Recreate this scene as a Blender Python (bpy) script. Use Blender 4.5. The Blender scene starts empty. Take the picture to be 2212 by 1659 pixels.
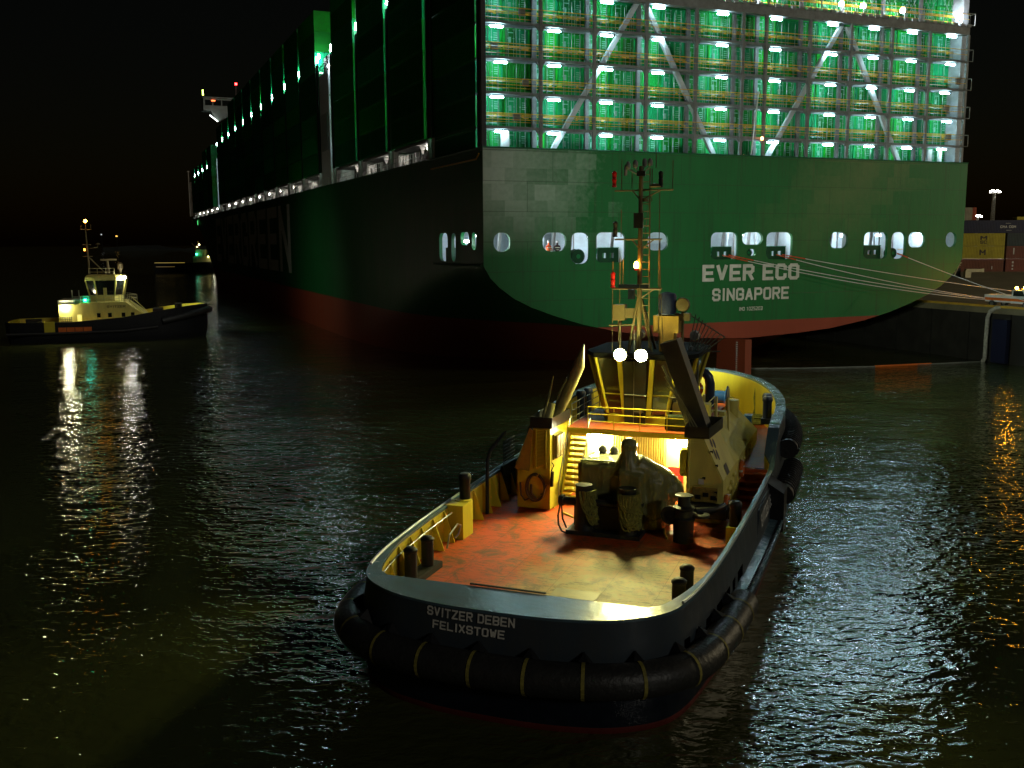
import bpy, bmesh, math, random
from mathutils import Vector, Matrix
from mathutils.geometry import tessellate_polygon
random.seed(7)
R = math.radians
sc = bpy.context.scene
COL = sc.collection

# ---------------------------------------------------------------- camera, sky, exposure
CAMH, PITCH, ROLL = 12.4, 0.1463, -0.0049
cam = bpy.data.cameras.new('camera'); camo = bpy.data.objects.new('camera', cam); COL.objects.link(camo)
cam.sensor_width = 36; cam.lens = 2110.06/2212*36; cam.clip_start = .2; cam.clip_end = 4000
_f = Vector((0, math.cos(PITCH), -math.sin(PITCH))); _u0 = Vector((0, math.sin(PITCH), math.cos(PITCH))); _r0 = Vector((1, 0, 0))
_r = _r0*math.cos(ROLL)+_u0*math.sin(ROLL); _u = -_r0*math.sin(ROLL)+_u0*math.cos(ROLL)
camo.matrix_world = Matrix(((_r.x, _u.x, -_f.x, 0), (_r.y, _u.y, -_f.y, 0), (_r.z, _u.z, -_f.z, CAMH), (0, 0, 0, 1)))
sc.camera = camo
sc.view_settings.view_transform = 'Standard'; sc.view_settings.look = 'None'
sc.view_settings.exposure = 0; sc.view_settings.gamma = 1
w = bpy.data.worlds.new('World'); sc.world = w; w.use_nodes = True
nt = w.node_tree; sky = nt.nodes.new('ShaderNodeTexSky'); sky.sky_type = 'NISHITA'; sky.sun_disc = False
sky.sun_elevation = R(2); sky.sun_rotation = R(200)
nt.links.new(sky.outputs[0], nt.nodes['Background'].inputs[0]); nt.nodes['Background'].inputs[1].default_value = 0.0012
sun = bpy.data.lights.new('port_glow', 'SUN'); sun.energy = 0.24; sun.angle = R(6); sun.color = (1, .95, .82)
suno = bpy.data.objects.new('port_glow', sun); COL.objects.link(suno); suno.rotation_euler = Vector((.55, -.75, .42)).to_track_quat('Z', 'Y').to_euler()
cy = sc.cycles
try:
    cy.use_denoising = True; cy.use_light_tree = True; cy.max_bounces = 6; cy.diffuse_bounces = 3; cy.glossy_bounces = 3
    cy.caustics_reflective = False; cy.caustics_refractive = False; cy.sample_clamp_indirect = 4; cy.sample_clamp_direct = 0
except Exception: pass

# ---------------------------------------------------------------- materials
MATS = {}
def nodes(m):
    m.use_nodes = True; n = m.node_tree; return n, n.nodes['Principled BSDF']
def mat(name, col, rough=.5, metal=0, var=.25, scale=1.5, bump=0, bscale=20, rand=0, spec=.5, streak=0, dirt=None, dirtamt=.5):
    if name in MATS: return MATS[name]
    m = bpy.data.materials.new(name); n, b = nodes(m); L = n.links; N = n.nodes
    tc = N.new('ShaderNodeTexCoord'); no = N.new('ShaderNodeTexNoise'); no.inputs['Scale'].default_value = scale; no.inputs['Detail'].default_value = 6; no.inputs['Roughness'].default_value = .65
    mp = N.new('ShaderNodeMapping'); mp.inputs['Scale'].default_value = (1, 1, .25) if streak else (1, 1, 1)
    L.new(tc.outputs['Object'], mp.inputs[0]); L.new(mp.outputs[0], no.inputs['Vector'])
    cr = N.new('ShaderNodeValToRGB'); cr.color_ramp.elements[0].position = .3; cr.color_ramp.elements[1].position = .72
    lo = [c*(1-var) for c in col]; hi = [min(1, c*(1+var*.7)) for c in col]
    if dirt: lo = [c*(1-dirtamt)+d*dirtamt for c, d in zip(col, dirt)]
    cr.color_ramp.elements[0].color = (*lo, 1); cr.color_ramp.elements[1].color = (*hi, 1)
    L.new(no.outputs['Fac'], cr.inputs[0]); out = cr.outputs[0]
    if rand:
        oi = N.new('ShaderNodeObjectInfo'); hs = N.new('ShaderNodeHueSaturation'); ma = N.new('ShaderNodeMapRange')
        ma.inputs['To Min'].default_value = 1-rand; ma.inputs['To Max'].default_value = 1+rand
        L.new(oi.outputs['Random'], ma.inputs[0]); L.new(ma.outputs[0], hs.inputs['Value'])
        mh = N.new('ShaderNodeMapRange'); mh.inputs['To Min'].default_value = .48; mh.inputs['To Max'].default_value = .54
        mm = N.new('ShaderNodeMath'); mm.operation = 'FRACT'; m2 = N.new('ShaderNodeMath'); m2.operation = 'MULTIPLY'; m2.inputs[1].default_value = 7.31
        L.new(oi.outputs['Random'], m2.inputs[0]); L.new(m2.outputs[0], mm.inputs[0]); L.new(mm.outputs[0], mh.inputs[0]); L.new(mh.outputs[0], hs.inputs['Hue'])
        L.new(out, hs.inputs['Color']); out = hs.outputs[0]
    L.new(out, b.inputs['Base Color'])
    rr = N.new('ShaderNodeMapRange'); rr.inputs['To Min'].default_value = max(.02, rough-.12); rr.inputs['To Max'].default_value = min(1, rough+.15)
    L.new(no.outputs['Fac'], rr.inputs[0]); L.new(rr.outputs[0], b.inputs['Roughness'])
    b.inputs['Metallic'].default_value = metal; b.inputs['Specular IOR Level'].default_value = spec
    if bump:
        nb = N.new('ShaderNodeTexNoise'); nb.inputs['Scale'].default_value = bscale; nb.inputs['Detail'].default_value = 4
        L.new(tc.outputs['Object'], nb.inputs['Vector']); bp = N.new('ShaderNodeBump'); bp.inputs['Strength'].default_value = bump; bp.inputs['Distance'].default_value = .05
        L.new(nb.outputs['Fac'], bp.inputs['Height']); L.new(bp.outputs[0], b.inputs['Normal'])
    MATS[name] = m; return m
def emat(name, col, s):
    if name in MATS: return MATS[name]
    m = bpy.data.materials.new(name); n, b = nodes(m)
    b.inputs['Base Color'].default_value = (.8, .8, .8, 1); b.inputs['Emission Color'].default_value = (*col, 1); b.inputs['Emission Strength'].default_value = s
    MATS[name] = m; return m

def plate_mat(name, green, red, zred, pale, pale_l, pale_r, ucoord='X'):
    """painted steel plating: weld seams, streaks, a paler area, a painted-in lit patch, red antifouling below a level"""
    m = bpy.data.materials.new(name); n, b = nodes(m); L = n.links; N = n.nodes
    def math_(op, a, c=None, clamp=False):
        x = N.new('ShaderNodeMath'); x.operation = op; x.use_clamp = clamp
        for i, v in enumerate((a, c)):
            if v is None: continue
            if isinstance(v, (int, float)): x.inputs[i].default_value = v
            else: L.new(v, x.inputs[i])
        return x.outputs[0]
    def mix(f, a, c):
        x = N.new('ShaderNodeMix'); x.data_type = 'RGBA'
        for k, v in ((0, f), (6, a), (7, c)):
            if isinstance(v, tuple): x.inputs[k].default_value = v
            elif isinstance(v, (int, float)): x.inputs[k].default_value = v
            else: L.new(v, x.inputs[k])
        return x.outputs[2]
    tc = N.new('ShaderNodeTexCoord'); sp = N.new('ShaderNodeSeparateXYZ'); L.new(tc.outputs['Object'], sp.inputs[0])
    u = sp.outputs[ucoord]; z = sp.outputs['Z']
    cb = N.new('ShaderNodeCombineXYZ'); L.new(u, cb.inputs[0]); L.new(z, cb.inputs[1])
    def brick(sc_, w_, h_, off=.37):
        br = N.new('ShaderNodeTexBrick'); L.new(cb.outputs[0], br.inputs['Vector']); br.inputs['Scale'].default_value = 1
        br.inputs['Brick Width'].default_value = w_; br.inputs['Row Height'].default_value = h_; br.inputs['Mortar Size'].default_value = sc_
        br.inputs['Color1'].default_value = (0, 0, 0, 1); br.inputs['Color2'].default_value = (1, 1, 1, 1); br.inputs['Mortar'].default_value = (.5, .5, .5, 1); br.offset = off
        return br
    br = brick(.025, 6.2, 2.45); br2 = brick(.015, 1.9, 1.3, .61)
    no = N.new('ShaderNodeTexNoise'); no.inputs['Scale'].default_value = .35; no.inputs['Detail'].default_value = 8; no.inputs['Roughness'].default_value = .7
    mp = N.new('ShaderNodeMapping'); mp.inputs['Scale'].default_value = (1, .35, 1); L.new(cb.outputs[0], mp.inputs[0]); L.new(mp.outputs[0], no.inputs['Vector'])
    st = N.new('ShaderNodeTexNoise'); st.inputs['Scale'].default_value = 1; st.inputs['Detail'].default_value = 5
    mps = N.new('ShaderNodeMapping'); mps.inputs['Scale'].default_value = (3, .12, 1); L.new(cb.outputs[0], mps.inputs[0]); L.new(mps.outputs[0], st.inputs['Vector'])
    fine = N.new('ShaderNodeTexNoise'); fine.inputs['Scale'].default_value = 2.5; fine.inputs['Detail'].default_value = 6; L.new(cb.outputs[0], fine.inputs['Vector'])
    g = mix(math_('MULTIPLY', no.outputs['Fac'], .8), tuple(c*.62 for c in green)+(1,), tuple(min(1, c*1.35) for c in green)+(1,))
    g = mix(math_('MULTIPLY', math_('SUBTRACT', st.outputs['Fac'], .52, True), 2.2, True), g, (.02, .05, .02, 1))
    if pale:
        sep = N.new('ShaderNodeSeparateColor'); L.new(br2.outputs['Color'], sep.inputs[0])
        sepb = N.new('ShaderNodeSeparateColor'); L.new(br.outputs['Color'], sepb.inputs[0])
        pl = math_('MULTIPLY_ADD', sep.outputs[0], .4); N_ = pl.node; N_.inputs[2].default_value = -.2
        pn = math_('ADD', pl, math_('MULTIPLY', math_('SUBTRACT', fine.outputs['Fac'], .5), .45))
        # paler area by the port edge
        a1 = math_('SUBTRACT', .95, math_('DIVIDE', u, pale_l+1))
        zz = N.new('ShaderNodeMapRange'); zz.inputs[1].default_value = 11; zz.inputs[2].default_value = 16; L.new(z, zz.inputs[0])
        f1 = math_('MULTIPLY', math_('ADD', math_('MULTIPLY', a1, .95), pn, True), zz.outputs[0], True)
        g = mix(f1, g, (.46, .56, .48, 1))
        # lit patch towards the starboard side, painted as a browner streaked area
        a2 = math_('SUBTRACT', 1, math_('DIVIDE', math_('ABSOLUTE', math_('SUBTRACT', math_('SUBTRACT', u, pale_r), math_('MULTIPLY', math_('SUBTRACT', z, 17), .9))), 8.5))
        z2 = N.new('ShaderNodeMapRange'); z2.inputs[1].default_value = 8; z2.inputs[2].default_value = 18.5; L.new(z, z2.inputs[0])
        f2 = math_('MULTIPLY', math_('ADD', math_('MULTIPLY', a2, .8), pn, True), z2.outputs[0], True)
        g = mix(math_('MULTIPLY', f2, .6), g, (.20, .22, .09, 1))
    seam = math_('MULTIPLY', br.outputs['Fac'], .6)
    g = mix(seam, g, (.02, .05, .02, 1))
    rd = mix(no.outputs['Fac'], tuple(c*.7 for c in red)+(1,), tuple(min(1, c*1.2) for c in red)+(1,))
    lt = math_('LESS_THAN', z, zred)
    L.new(mix(lt, g, rd), b.inputs['Base Color'])
    rr = N.new('ShaderNodeMapRange'); rr.inputs[3].default_value = .38; rr.inputs[4].default_value = .7; L.new(no.outputs['Fac'], rr.inputs[0]); L.new(rr.outputs[0], b.inputs['Roughness'])
    bp = N.new('ShaderNodeBump'); bp.inputs['Strength'].default_value = .35; bp.inputs['Distance'].default_value = .12
    L.new(math_('ADD', no.outputs['Fac'], math_('MULTIPLY', br.outputs['Fac'], .25)), bp.inputs['Height']); L.new(bp.outputs[0], b.inputs['Normal'])
    return m

def water_mat():
    m = bpy.data.materials.new('water'); n, b = nodes(m); L = n.links; N = n.nodes
    tc = N.new('ShaderNodeTexCoord')
    def noise(s, d, ro, scl, dist=0):
        mp = N.new('ShaderNodeMapping'); mp.inputs['Scale'].default_value = scl; mp.inputs['Rotation'].default_value = (0, 0, R(18)); L.new(tc.outputs['Object'], mp.inputs[0])
        x = N.new('ShaderNodeTexNoise'); x.inputs['Scale'].default_value = s; x.inputs['Detail'].default_value = d; x.inputs['Roughness'].default_value = ro; x.inputs['Distortion'].default_value = dist
        L.new(mp.outputs[0], x.inputs['Vector']); return x.outputs['Fac']
    n1 = noise(2.0, 2, .5, (.72, 1.2, 1), .5); n2 = noise(.22, 2, .5, (.7, 1.2, 1), .3); n3 = noise(6.5, 1, .5, (.8, 1.15, 1), .2)
    pat = noise(.05, 4, .6, (1, 1, 1), 1.4)
    def ma(op, a, c, d=None):
        x = N.new('ShaderNodeMath'); x.operation = op
        for i, v in enumerate((a, c, d)):
            if v is None: continue
            if isinstance(v, (int, float)): x.inputs[i].default_value = v
            else: L.new(v, x.inputs[i])
        return x.outputs[0]
    amp = N.new('ShaderNodeMapRange'); amp.inputs[1].default_value = .35; amp.inputs[2].default_value = .65; amp.inputs[3].default_value = .45; amp.inputs[4].default_value = 1.5; L.new(pat, amp.inputs[0])
    h = ma('ADD', ma('MULTIPLY', ma('ADD', n1, ma('MULTIPLY', n3, .16)), amp.outputs[0]), ma('MULTIPLY', n2, 2.2))
    bp = N.new('ShaderNodeBump'); bp.inputs['Strength'].default_value = 1; bp.inputs['Distance'].default_value = .08
    L.new(h, bp.inputs['Height']); L.new(bp.outputs[0], b.inputs['Normal'])
    b.inputs['Base Color'].default_value = (.062, .07, .02, 1); b.inputs['Roughness'].default_value = .03; b.inputs['IOR'].default_value = 1.85
    return m

# ---------------------------------------------------------------- geometry helpers
class MB:
    def __init__(s): s.v = []; s.f = []; s.m = []; s.sm = []
    def add(s, vs, fs, m=0, smooth=False):
        o = len(s.v); s.v += [Vector(v) for v in vs]
        for f in fs: s.f.append([o+i for i in f]); s.m.append(m); s.sm.append(smooth)
        return s
    def box(s, c, d, m=0, rz=0, rx=0, ry=0, ch=0):
        M = Matrix.Translation(c) @ Matrix.Rotation(rz, 4, 'Z') @ Matrix.Rotation(ry, 4, 'Y') @ Matrix.Rotation(rx, 4, 'X')
        x, y, z = d[0]/2, d[1]/2, d[2]/2
        if ch:
            bm = bmesh.new(); bmesh.ops.create_cube(bm, size=1, matrix=Matrix.Diagonal((d[0], d[1], d[2], 1)))
            bmesh.ops.bevel(bm, geom=bm.edges[:], offset=ch, segments=2, affect='EDGES')
            bm.verts.ensure_lookup_table()
            s.add([M@v.co for v in bm.verts], [[v.index for v in f.verts] for f in bm.faces], m); bm.free(); return s
        return s.add([M@Vector(p) for p in ((-x,-y,-z),(x,-y,-z),(x,y,-z),(-x,y,-z),(-x,-y,z),(x,-y,z),(x,y,z),(-x,y,z))],
                     [(0,3,2,1),(4,5,6,7),(0,1,5,4),(1,2,6,5),(2,3,7,6),(3,0,4,7)], m)
    def bb(s, x0, x1, y0, y1, z0, z1, m=0, ch=0): return s.box(((x0+x1)/2, (y0+y1)/2, (z0+z1)/2), (abs(x1-x0), abs(y1-y0), abs(z1-z0)), m, ch=ch)
    def tube(s, pts, r, seg=8, m=0, caps=True):
        pts = [Vector(p) for p in pts]; rs = r if isinstance(r, (list, tuple)) else [r]*len(pts)
        base = len(s.v); n = len(pts); up = Vector((0, 0, 1)); vs = []
        prevx = None
        for i, p in enumerate(pts):
            t = (pts[min(i+1, n-1)]-pts[max(i-1, 0)]).normalized()
            if prevx is None: a = up if abs(t.z) < .9 else Vector((1, 0, 0)); x = t.cross(a).normalized()
            else: x = (prevx-t*prevx.dot(t)); x = x.normalized() if x.length > 1e-6 else t.cross(Vector((1, 0, 0))).normalized()
            y = t.cross(x); prevx = x
            for k in range(seg): a = 2*math.pi*k/seg; vs.append(p+(x*math.cos(a)+y*math.sin(a))*rs[i])
        fs = [(i*seg+k, i*seg+(k+1) % seg, (i+1)*seg+(k+1) % seg, (i+1)*seg+k) for i in range(n-1) for k in range(seg)]
        s.add(vs, fs, m, True)
        if caps:
            s.f.append([base+k for k in range(seg)][::-1]); s.m.append(m); s.sm.append(False)
            s.f.append([base+(n-1)*seg+k for k in range(seg)]); s.m.append(m); s.sm.append(False)
        return s
    def lathe(s, c, prof, seg=20, m=0, axis='Z'):
        vs = []; 
        for r, z in prof:
            for k in range(seg):
                a = 2*math.pi*k/seg; p = Vector((r*math.cos(a), r*math.sin(a), z))
                if axis == 'Y': p = Vector((p.x, p.z, -p.y))
                if axis == 'X': p = Vector((p.z, p.x, p.y))
                vs.append(Vector(c)+p)
        n = len(prof); fs = [(i*seg+k, i*seg+(k+1) % seg, (i+1)*seg+(k+1) % seg, (i+1)*seg+k) for i in range(n-1) for k in range(seg)]
        b = len(s.v); s.add(vs, fs, m, True)
        for ring, rev in ((0, True), (n-1, False)):
            if prof[ring][0] > 1e-4:
                ff = [b+ring*seg+k for k in range(seg)]; s.f.append(ff[::-1] if rev else ff); s.m.append(m); s.sm.append(False)
        return s
    def prism(s, poly, axis, a0, a1, m=0):
        """poly: 2D points; axis 'Y' -> poly in (x,z); 'X' -> (y,z); 'Z' -> (x,y)"""
        def P(p, a): return {'Y': (p[0], a, p[1]), 'X': (a, p[0], p[1]), 'Z': (p[0], p[1], a)}[axis]
        n = len(poly); vs = [P(p, a0) for p in poly]+[P(p, a1) for p in poly]
        fs = [list(range(n))[::-1], [n+i for i in range(n)]]+[(i, (i+1) % n, n+(i+1) % n, n+i) for i in range(n)]
        return s.add(vs, fs, m)
    def loft(s, rings, m=0, closed=False, smooth=True, skip=None):
        n = len(rings[0]); vs = [p for r in rings for p in r]; fs = []
        for i in range(len(rings)-1):
            for k in range(n if closed else n-1):
                if skip and skip(i, k): continue
                fs.append((i*n+k, i*n+(k+1) % n, (i+1)*n+(k+1) % n, (i+1)*n+k))
        return s.add(vs, fs, m, smooth)
    def poly_holes(s, outer, holes, mapf, m=0):
        loops = [[Vector((p[0], p[1], 0)) for p in outer]]+[[Vector((p[0], p[1], 0)) for p in h] for h in holes]
        tris = tessellate_polygon(loops); flat = [p for l in loops for p in l]
        return s.add([mapf(p.x, p.y) for p in flat], [t for t in tris], m)
    def sphere(s, c, r, m=0, seg=12, rings=8, sq=(1, 1, 1)):
        prof = [(r*math.sin(math.pi*i/rings), -r*math.cos(math.pi*i/rings)) for i in range(rings+1)]
        vs = [Vector(c)+Vector((p[0]*math.cos(2*math.pi*k/seg)*sq[0], p[0]*math.sin(2*math.pi*k/seg)*sq[1], p[1]*sq[2])) for p in prof for k in range(seg)]
        fs = [(i*seg+k, i*seg+(k+1) % seg, (i+1)*seg+(k+1) % seg, (i+1)*seg+k) for i in range(rings) for k in range(seg)]
        return s.add(vs, fs, m, True)
    def rail(s, pts, r=.02, m=0): return s.tube(pts, r, 6, m)

class Thing:
    def __init__(s, name, label, cat, frame=Matrix.Identity(4), base=(0, 0, 0), group=None, kind=None, single=False):
        s.base = Vector(base); s.frame = frame; s.name = name; s.props = (label, cat, group, kind); s.root = None
        if not single:
            s.root = bpy.data.objects.new(name, None); s.root.empty_display_size = .2; COL.objects.link(s.root); s._tag(s.root)
            s.root.matrix_world = frame @ Matrix.Translation(s.base)
    def _tag(s, o):
        label, cat, group, kind = s.props
        if label: o['label'] = label
        if cat: o['category'] = cat
        if group: o['group'] = group
        if kind: o['kind'] = kind
    def part(s, name, mb, mats, parent=None, label=None, kind=None, sep=False):
        if sep:
            par = list(range(len(mb.v)))
            def find(a):
                while par[a] != a: par[a] = par[par[a]]; a = par[a]
                return a
            for f in mb.f:
                for q in f[1:]: par[find(q)] = find(f[0])
            gr = {}
            for i, f in enumerate(mb.f): gr.setdefault(find(f[0]), []).append(i)
            for ids in gr.values():
                n = MB(); mp = {}
                for i in ids:
                    for q in mb.f[i]:
                        if q not in mp: mp[q] = len(n.v); n.v.append(mb.v[q])
                    n.f.append([mp[q] for q in mb.f[i]]); n.m.append(mb.m[i]); n.sm.append(mb.sm[i])
                o = s.part(name, n, mats, parent)
            return o
        o = mkobj(name, mb, mats, s.base)
        if s.root is None:
            s.root = o; s._tag(o); o.matrix_world = s.frame @ Matrix.Translation(s.base)
        else: o.parent = parent or s.root
        if label: o['label'] = label
        if kind: o['kind'] = kind
        return o
def mkobj(name, mb, mats, base=Vector((0, 0, 0))):
    me = bpy.data.meshes.new(name); me.from_pydata([v-base for v in mb.v], [], mb.f)
    if not isinstance(mats, (list, tuple)): mats = [mats]
    for m in mats: me.materials.append(m)
    me.polygons.foreach_set('material_index', mb.m); me.polygons.foreach_set('use_smooth', mb.sm)
    me.validate(); me.update()
    bm = bmesh.new(); bm.from_mesh(me); bmesh.ops.recalc_face_normals(bm, faces=bm.faces); bm.to_mesh(me); bm.free()
    if any(mb.sm): me.set_sharp_from_angle(angle=R(42))
    o = bpy.data.objects.new(name, me); COL.objects.link(o); return o
def single(name, label, cat, mb, mats, frame=Matrix.Identity(4), base=(0, 0, 0), group=None, kind=None):
    t = Thing(name, label, cat, frame, base, group, kind, single=True); t.part(name, mb, mats); return t.root
def copy_tree(o, parent=None):
    c = o.copy(); COL.objects.link(c); c.parent = parent
    for ch in list(o.children): copy_tree(ch, c)
    return c
def text_pts(body, bold=.02, spacing=1.0):
    cu = bpy.data.curves.new('t', 'FONT'); cu.body = body; cu.size = 1; cu.offset = bold; cu.space_character = spacing; cu.resolution_u = 3
    o = bpy.data.objects.new('t', cu); COL.objects.link(o); dg = bpy.context.evaluated_depsgraph_get()
    me = bpy.data.meshes.new_from_object(o.evaluated_get(dg)); vs = [v.co.copy() for v in me.vertices]; fs = [list(p.vertices) for p in me.polygons]
    bpy.data.objects.remove(o); bpy.data.curves.remove(cu); bpy.data.meshes.remove(me)
    x0 = min(v.x for v in vs); x1 = max(v.x for v in vs); y0 = min(v.y for v in vs); y1 = max(v.y for v in vs)
    return [((v.x-x0)/(x1-x0), (v.y-y0)/(y1-y0)) for v in vs], fs
GL = {'E': ['0,0 0,6', '0,6 4,6', '0,3 3.5,3', '0,0 4,0'], 'V': ['0,6.4 2,0 4,6.4'], 'R': ['0,-.5 0,6', '0,6 3.2,6 4,5.2 4,3.8 3.2,3 0,3', '2,3 4,-.4'], 'C': ['4,4.4 4,5.2 3.2,6 .8,6 0,5.2 0,.8 .8,0 3.2,0 4,.8 4,1.6'],
 'O': ['.8,6 0,5.2 0,.8 .8,0 3.2,0 4,.8 4,5.2 3.2,6 .8,6'], 'S': ['4,4.6 4,5.2 3.2,6 .8,6 0,5.2 0,3.8 .8,3 3.2,3 4,2.2 4,.8 3.2,0 .8,0 0,.8 0,1.4'], 'I': ['2,-.5 2,6.5'], 'N': ['0,-.5 0,6.5', '0,6 4,0', '4,-.5 4,6.5'],
 'G': ['4,4.4 4,5.2 3.2,6 .8,6 0,5.2 0,.8 .8,0 3.2,0 4,.8 4,2.8 2.2,2.8'], 'A': ['0,-.4 2,6 4,-.4', '.7,1.8 3.3,1.8'], 'P': ['0,-.5 0,6', '0,6 3.2,6 4,5.2 4,3.6 3.2,2.8 0,2.8'], 'M': ['0,-.5 0,6', '0,6 2,2 4,6', '4,6 4,-.5'],
 'Z': ['0,6 4,6 0,0 4,0'], 'T': ['0,6 4,6', '2,6 2,-.5'], 'D': ['0,0 0,6', '0,6 3,6 4,5 4,1 3,0 0,0'], 'B': ['0,0 0,6', '0,6 3.2,6 4,5.2 4,3.8 3.2,3 0,3', '3.2,3 4,2.2 4,.8 3.2,0 0,0'], 'F': ['0,-.5 0,6', '0,6 4,6', '0,3 3.5,3'], 'L': ['0,6.5 0,0 4,0'],
 'X': ['0,-.3 4,6.3', '0,6.3 4,-.3'], 'W': ['0,6.4 1,0 2,4.5 3,0 4,6.4'], '0': ['.8,6 0,5.2 0,.8 .8,0 3.2,0 4,.8 4,5.2 3.2,6 .8,6'], '1': ['1,5 2.2,6 2.2,-.5'], '2': ['0,5 .8,6 3.2,6 4,5.2 4,4 0,0 4,0'], '5': ['4,6 0,6 0,3.3 3.2,3.3 4,2.5 4,.8 3.2,0 0,0'], '3': ['0,6 4,6 4,0 0,0', '1,3 4,3']}
def add_text(mb, body, mapf, bold=.02, m=0, spacing=1.0, th=1.25, nrm=(0, -1, 0)):
    tot = sum(3.2 if c == ' ' else (1.9+th if c == 'I' else 4+th+.75*spacing) for c in body)-.75*spacing; x0 = 0; e = 0; nrm = Vector(nrm)
    for c in body:
        if c == ' ': x0 += 3.2; continue
        adv = (1.9+th) if c == 'I' else 4+th+.75*spacing; ox = x0+th/2-(1.3 if c == 'I' else 0)
        for pl in GL.get(c.upper(), []):
            P = [Vector([float(q) for q in p.split(',')]) for p in pl.split(' ')]
            for i in range(len(P)-1):
                a, b_ = P[i], P[i+1]; d = (b_-a).normalized(); nn = Vector((-d.y, d.x))*th/2; ex = d*th*.42
                a2 = a-(ex if abs(d.x*d.y) < .01 else d*.15); b2 = b_+(ex if abs(d.x*d.y) < .01 else d*.15); e += 1
                vs = [mapf(min(1.02, max(-.02, (ox+q.x)/tot)), min(1, max(0, (q.y+th/2)/(6+th)))) + nrm*.0006*(e % 9) for q in (a2-nn, b2-nn, b2+nn, a2+nn)]
                mb.add(vs, [(0, 1, 2, 3)], m)
        x0 += adv
def rrect(x0, x1, z0, z1, r=.6, n=5, tl=None):
    r = min(r, (x1-x0)/2*.98, (z1-z0)/2*.98); P = []
    for cx, cz, a0 in ((x1-r, z1-r, 0), (x0+r, z1-r, 90), (x0+r, z0+r, 180), (x1-r, z0+r, 270)):
        for k in range(n+1): a = R(a0+90*k/n); P.append((cx+r*math.cos(a), cz+r*math.sin(a)))
    return P
def smooth(a, b, x): t = min(1, max(0, (x-a)/(b-a))); return t*t*(3-2*t)
def interp(x, xs, ys):
    if x <= xs[0]: return ys[0]
    for i in range(len(xs)-1):
        if x <= xs[i+1]: return ys[i]+(ys[i+1]-ys[i])*(x-xs[i])/(xs[i+1]-xs[i])
    return ys[-1]
ORD = ['first', 'second', 'third', 'fourth', 'fifth', 'sixth', 'seventh', 'eighth', 'ninth', 'tenth', 'eleventh', 'twelfth', 'thirteenth', 'fourteenth', 'fifteenth', 'sixteenth', 'seventeenth', 'eighteenth', 'nineteenth', 'twentieth', 'last']

# shared materials
navy = mat('navy_paint', (.007, .011, .02), .38, var=.35, scale=2, bump=.15, bscale=3)
black = mat('black_paint', (.012, .013, .015), .55, var=.4, scale=3, bump=.1, bscale=6, spec=.35)
rubber = mat('black_rubber', (.014, .014, .014), .45, var=.4, scale=3, bump=.5, bscale=7, dirt=(.06, .06, .055), dirtamt=.5)
yellow = mat('yellow_paint', (.62, .52, .03), .42, var=.12, scale=1.2, dirt=(.32, .24, .03), dirtamt=.4, streak=1, bump=.08, bscale=4)
cream = mat('cream_paint', (.76, .70, .19), .45, var=.12, scale=1.5, dirt=(.33, .25, .06), dirtamt=.35, streak=1)
deckred = mat('deck_red', (.45, .09, .015), .5, var=.3, scale=3)
steel = mat('galvanised_steel', (.35, .36, .35), .35, metal=.8, var=.2)
white = mat('white_paint', (.72, .74, .74), .45, var=.12, scale=1, dirt=(.4, .33, .22), dirtamt=.3, streak=1)
grey = mat('grey_paint', (.22, .225, .23), .5, var=.25, scale=2, dirt=(.1, .08, .06), dirtamt=.4)
glass = mat('dark_glass', (.012, .016, .014), .08, var=.2, scale=2, spec=.9)
orange = mat('orange_paint', (.75, .16, .02), .5, var=.2)
redm = mat('red_paint', (.5, .025, .015), .45, var=.2)
blue = mat('blue_paint', (.02, .09, .3), .3, var=.25, scale=3)
rope = mat('green_rope', (.2, .22, .05), .8, var=.5, scale=9, bump=.6, bscale=30)
white_mark = mat('white_marking', (.62, .62, .6), .6, var=.25, scale=1.5)
yrail = mat('yellow_rail', (.8, .42, .02), .45, var=.1)

# ================================================================= water
wb = MB(); wb.add([(-1500, -20, 0), (1500, -20, 0), (1500, 3000, 0), (-1500, 3000, 0)], [(0, 1, 2, 3)])
wo = mkobj('water', wb, water_mat()); wo['kind'] = 'structure'

# ================================================================= container ship
SHIP = Matrix.Translation((-2.2612, 80.0048, 0)) @ Matrix.Rotation(0.3936, 4, 'Z')
ship = Thing('container_ship', 'huge green container ship seen from astern with a brightly lit transom and lashing bridge', 'container ship', SHIP)
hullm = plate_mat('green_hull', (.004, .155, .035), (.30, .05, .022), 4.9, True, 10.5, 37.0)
hullside = plate_mat('green_side', (.004, .12, .028), (.30, .05, .022), 4.9, False, 15.0, 37.0, 'Y')
HD = 19.8
GX = [0, .6, 1.42, 2.65, 4.3, 6.46, 9.1, 12.24, 16.4, 20.3, 26]
GZ = [10.3, 9.3, 8.5, 7.6, 6.8, 6.0, 5.2, 4.5, 3.87, 3.58, 3.33]
outl = [(0, HD)]+[(x, z) for x, z in zip(GX, GZ)]+[(52-x, z) for x, z in list(zip(GX, GZ))[::-1][1:]]+[(52, HD)]
wins = [(.9, 2.35, 11.47, 13.0), (5.28, 7.45, 11.45, 13.0), (7.86, 9.63, 10.38, 12.98), (10.24, 13.1, 10.45, 13.0), (15.29, 17.35, 11.45, 13.0),
        (21.81, 24.72, 10.58, 12.98), (25.14, 27.43, 11.89, 12.98), (27.84, 30.77, 10.51, 12.98), (35.1, 37.29, 11.5, 12.98), (39.23, 42.16, 10.43, 12.98),
        (42.64, 44.46, 10.41, 12.98), (44.78, 46.92, 11.48, 12.98), (49.66, 51.09, 11.48, 12.98), (25.7, 26.7, 10.85, 11.5)]
tb = MB()
holes = [rrect(a, b, c, d, .62 if b-a < 2.6 else .55) for a, b, c, d in wins]
tb.poly_holes(outl, holes, lambda x, z: Vector((x, 0, z)))
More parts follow.
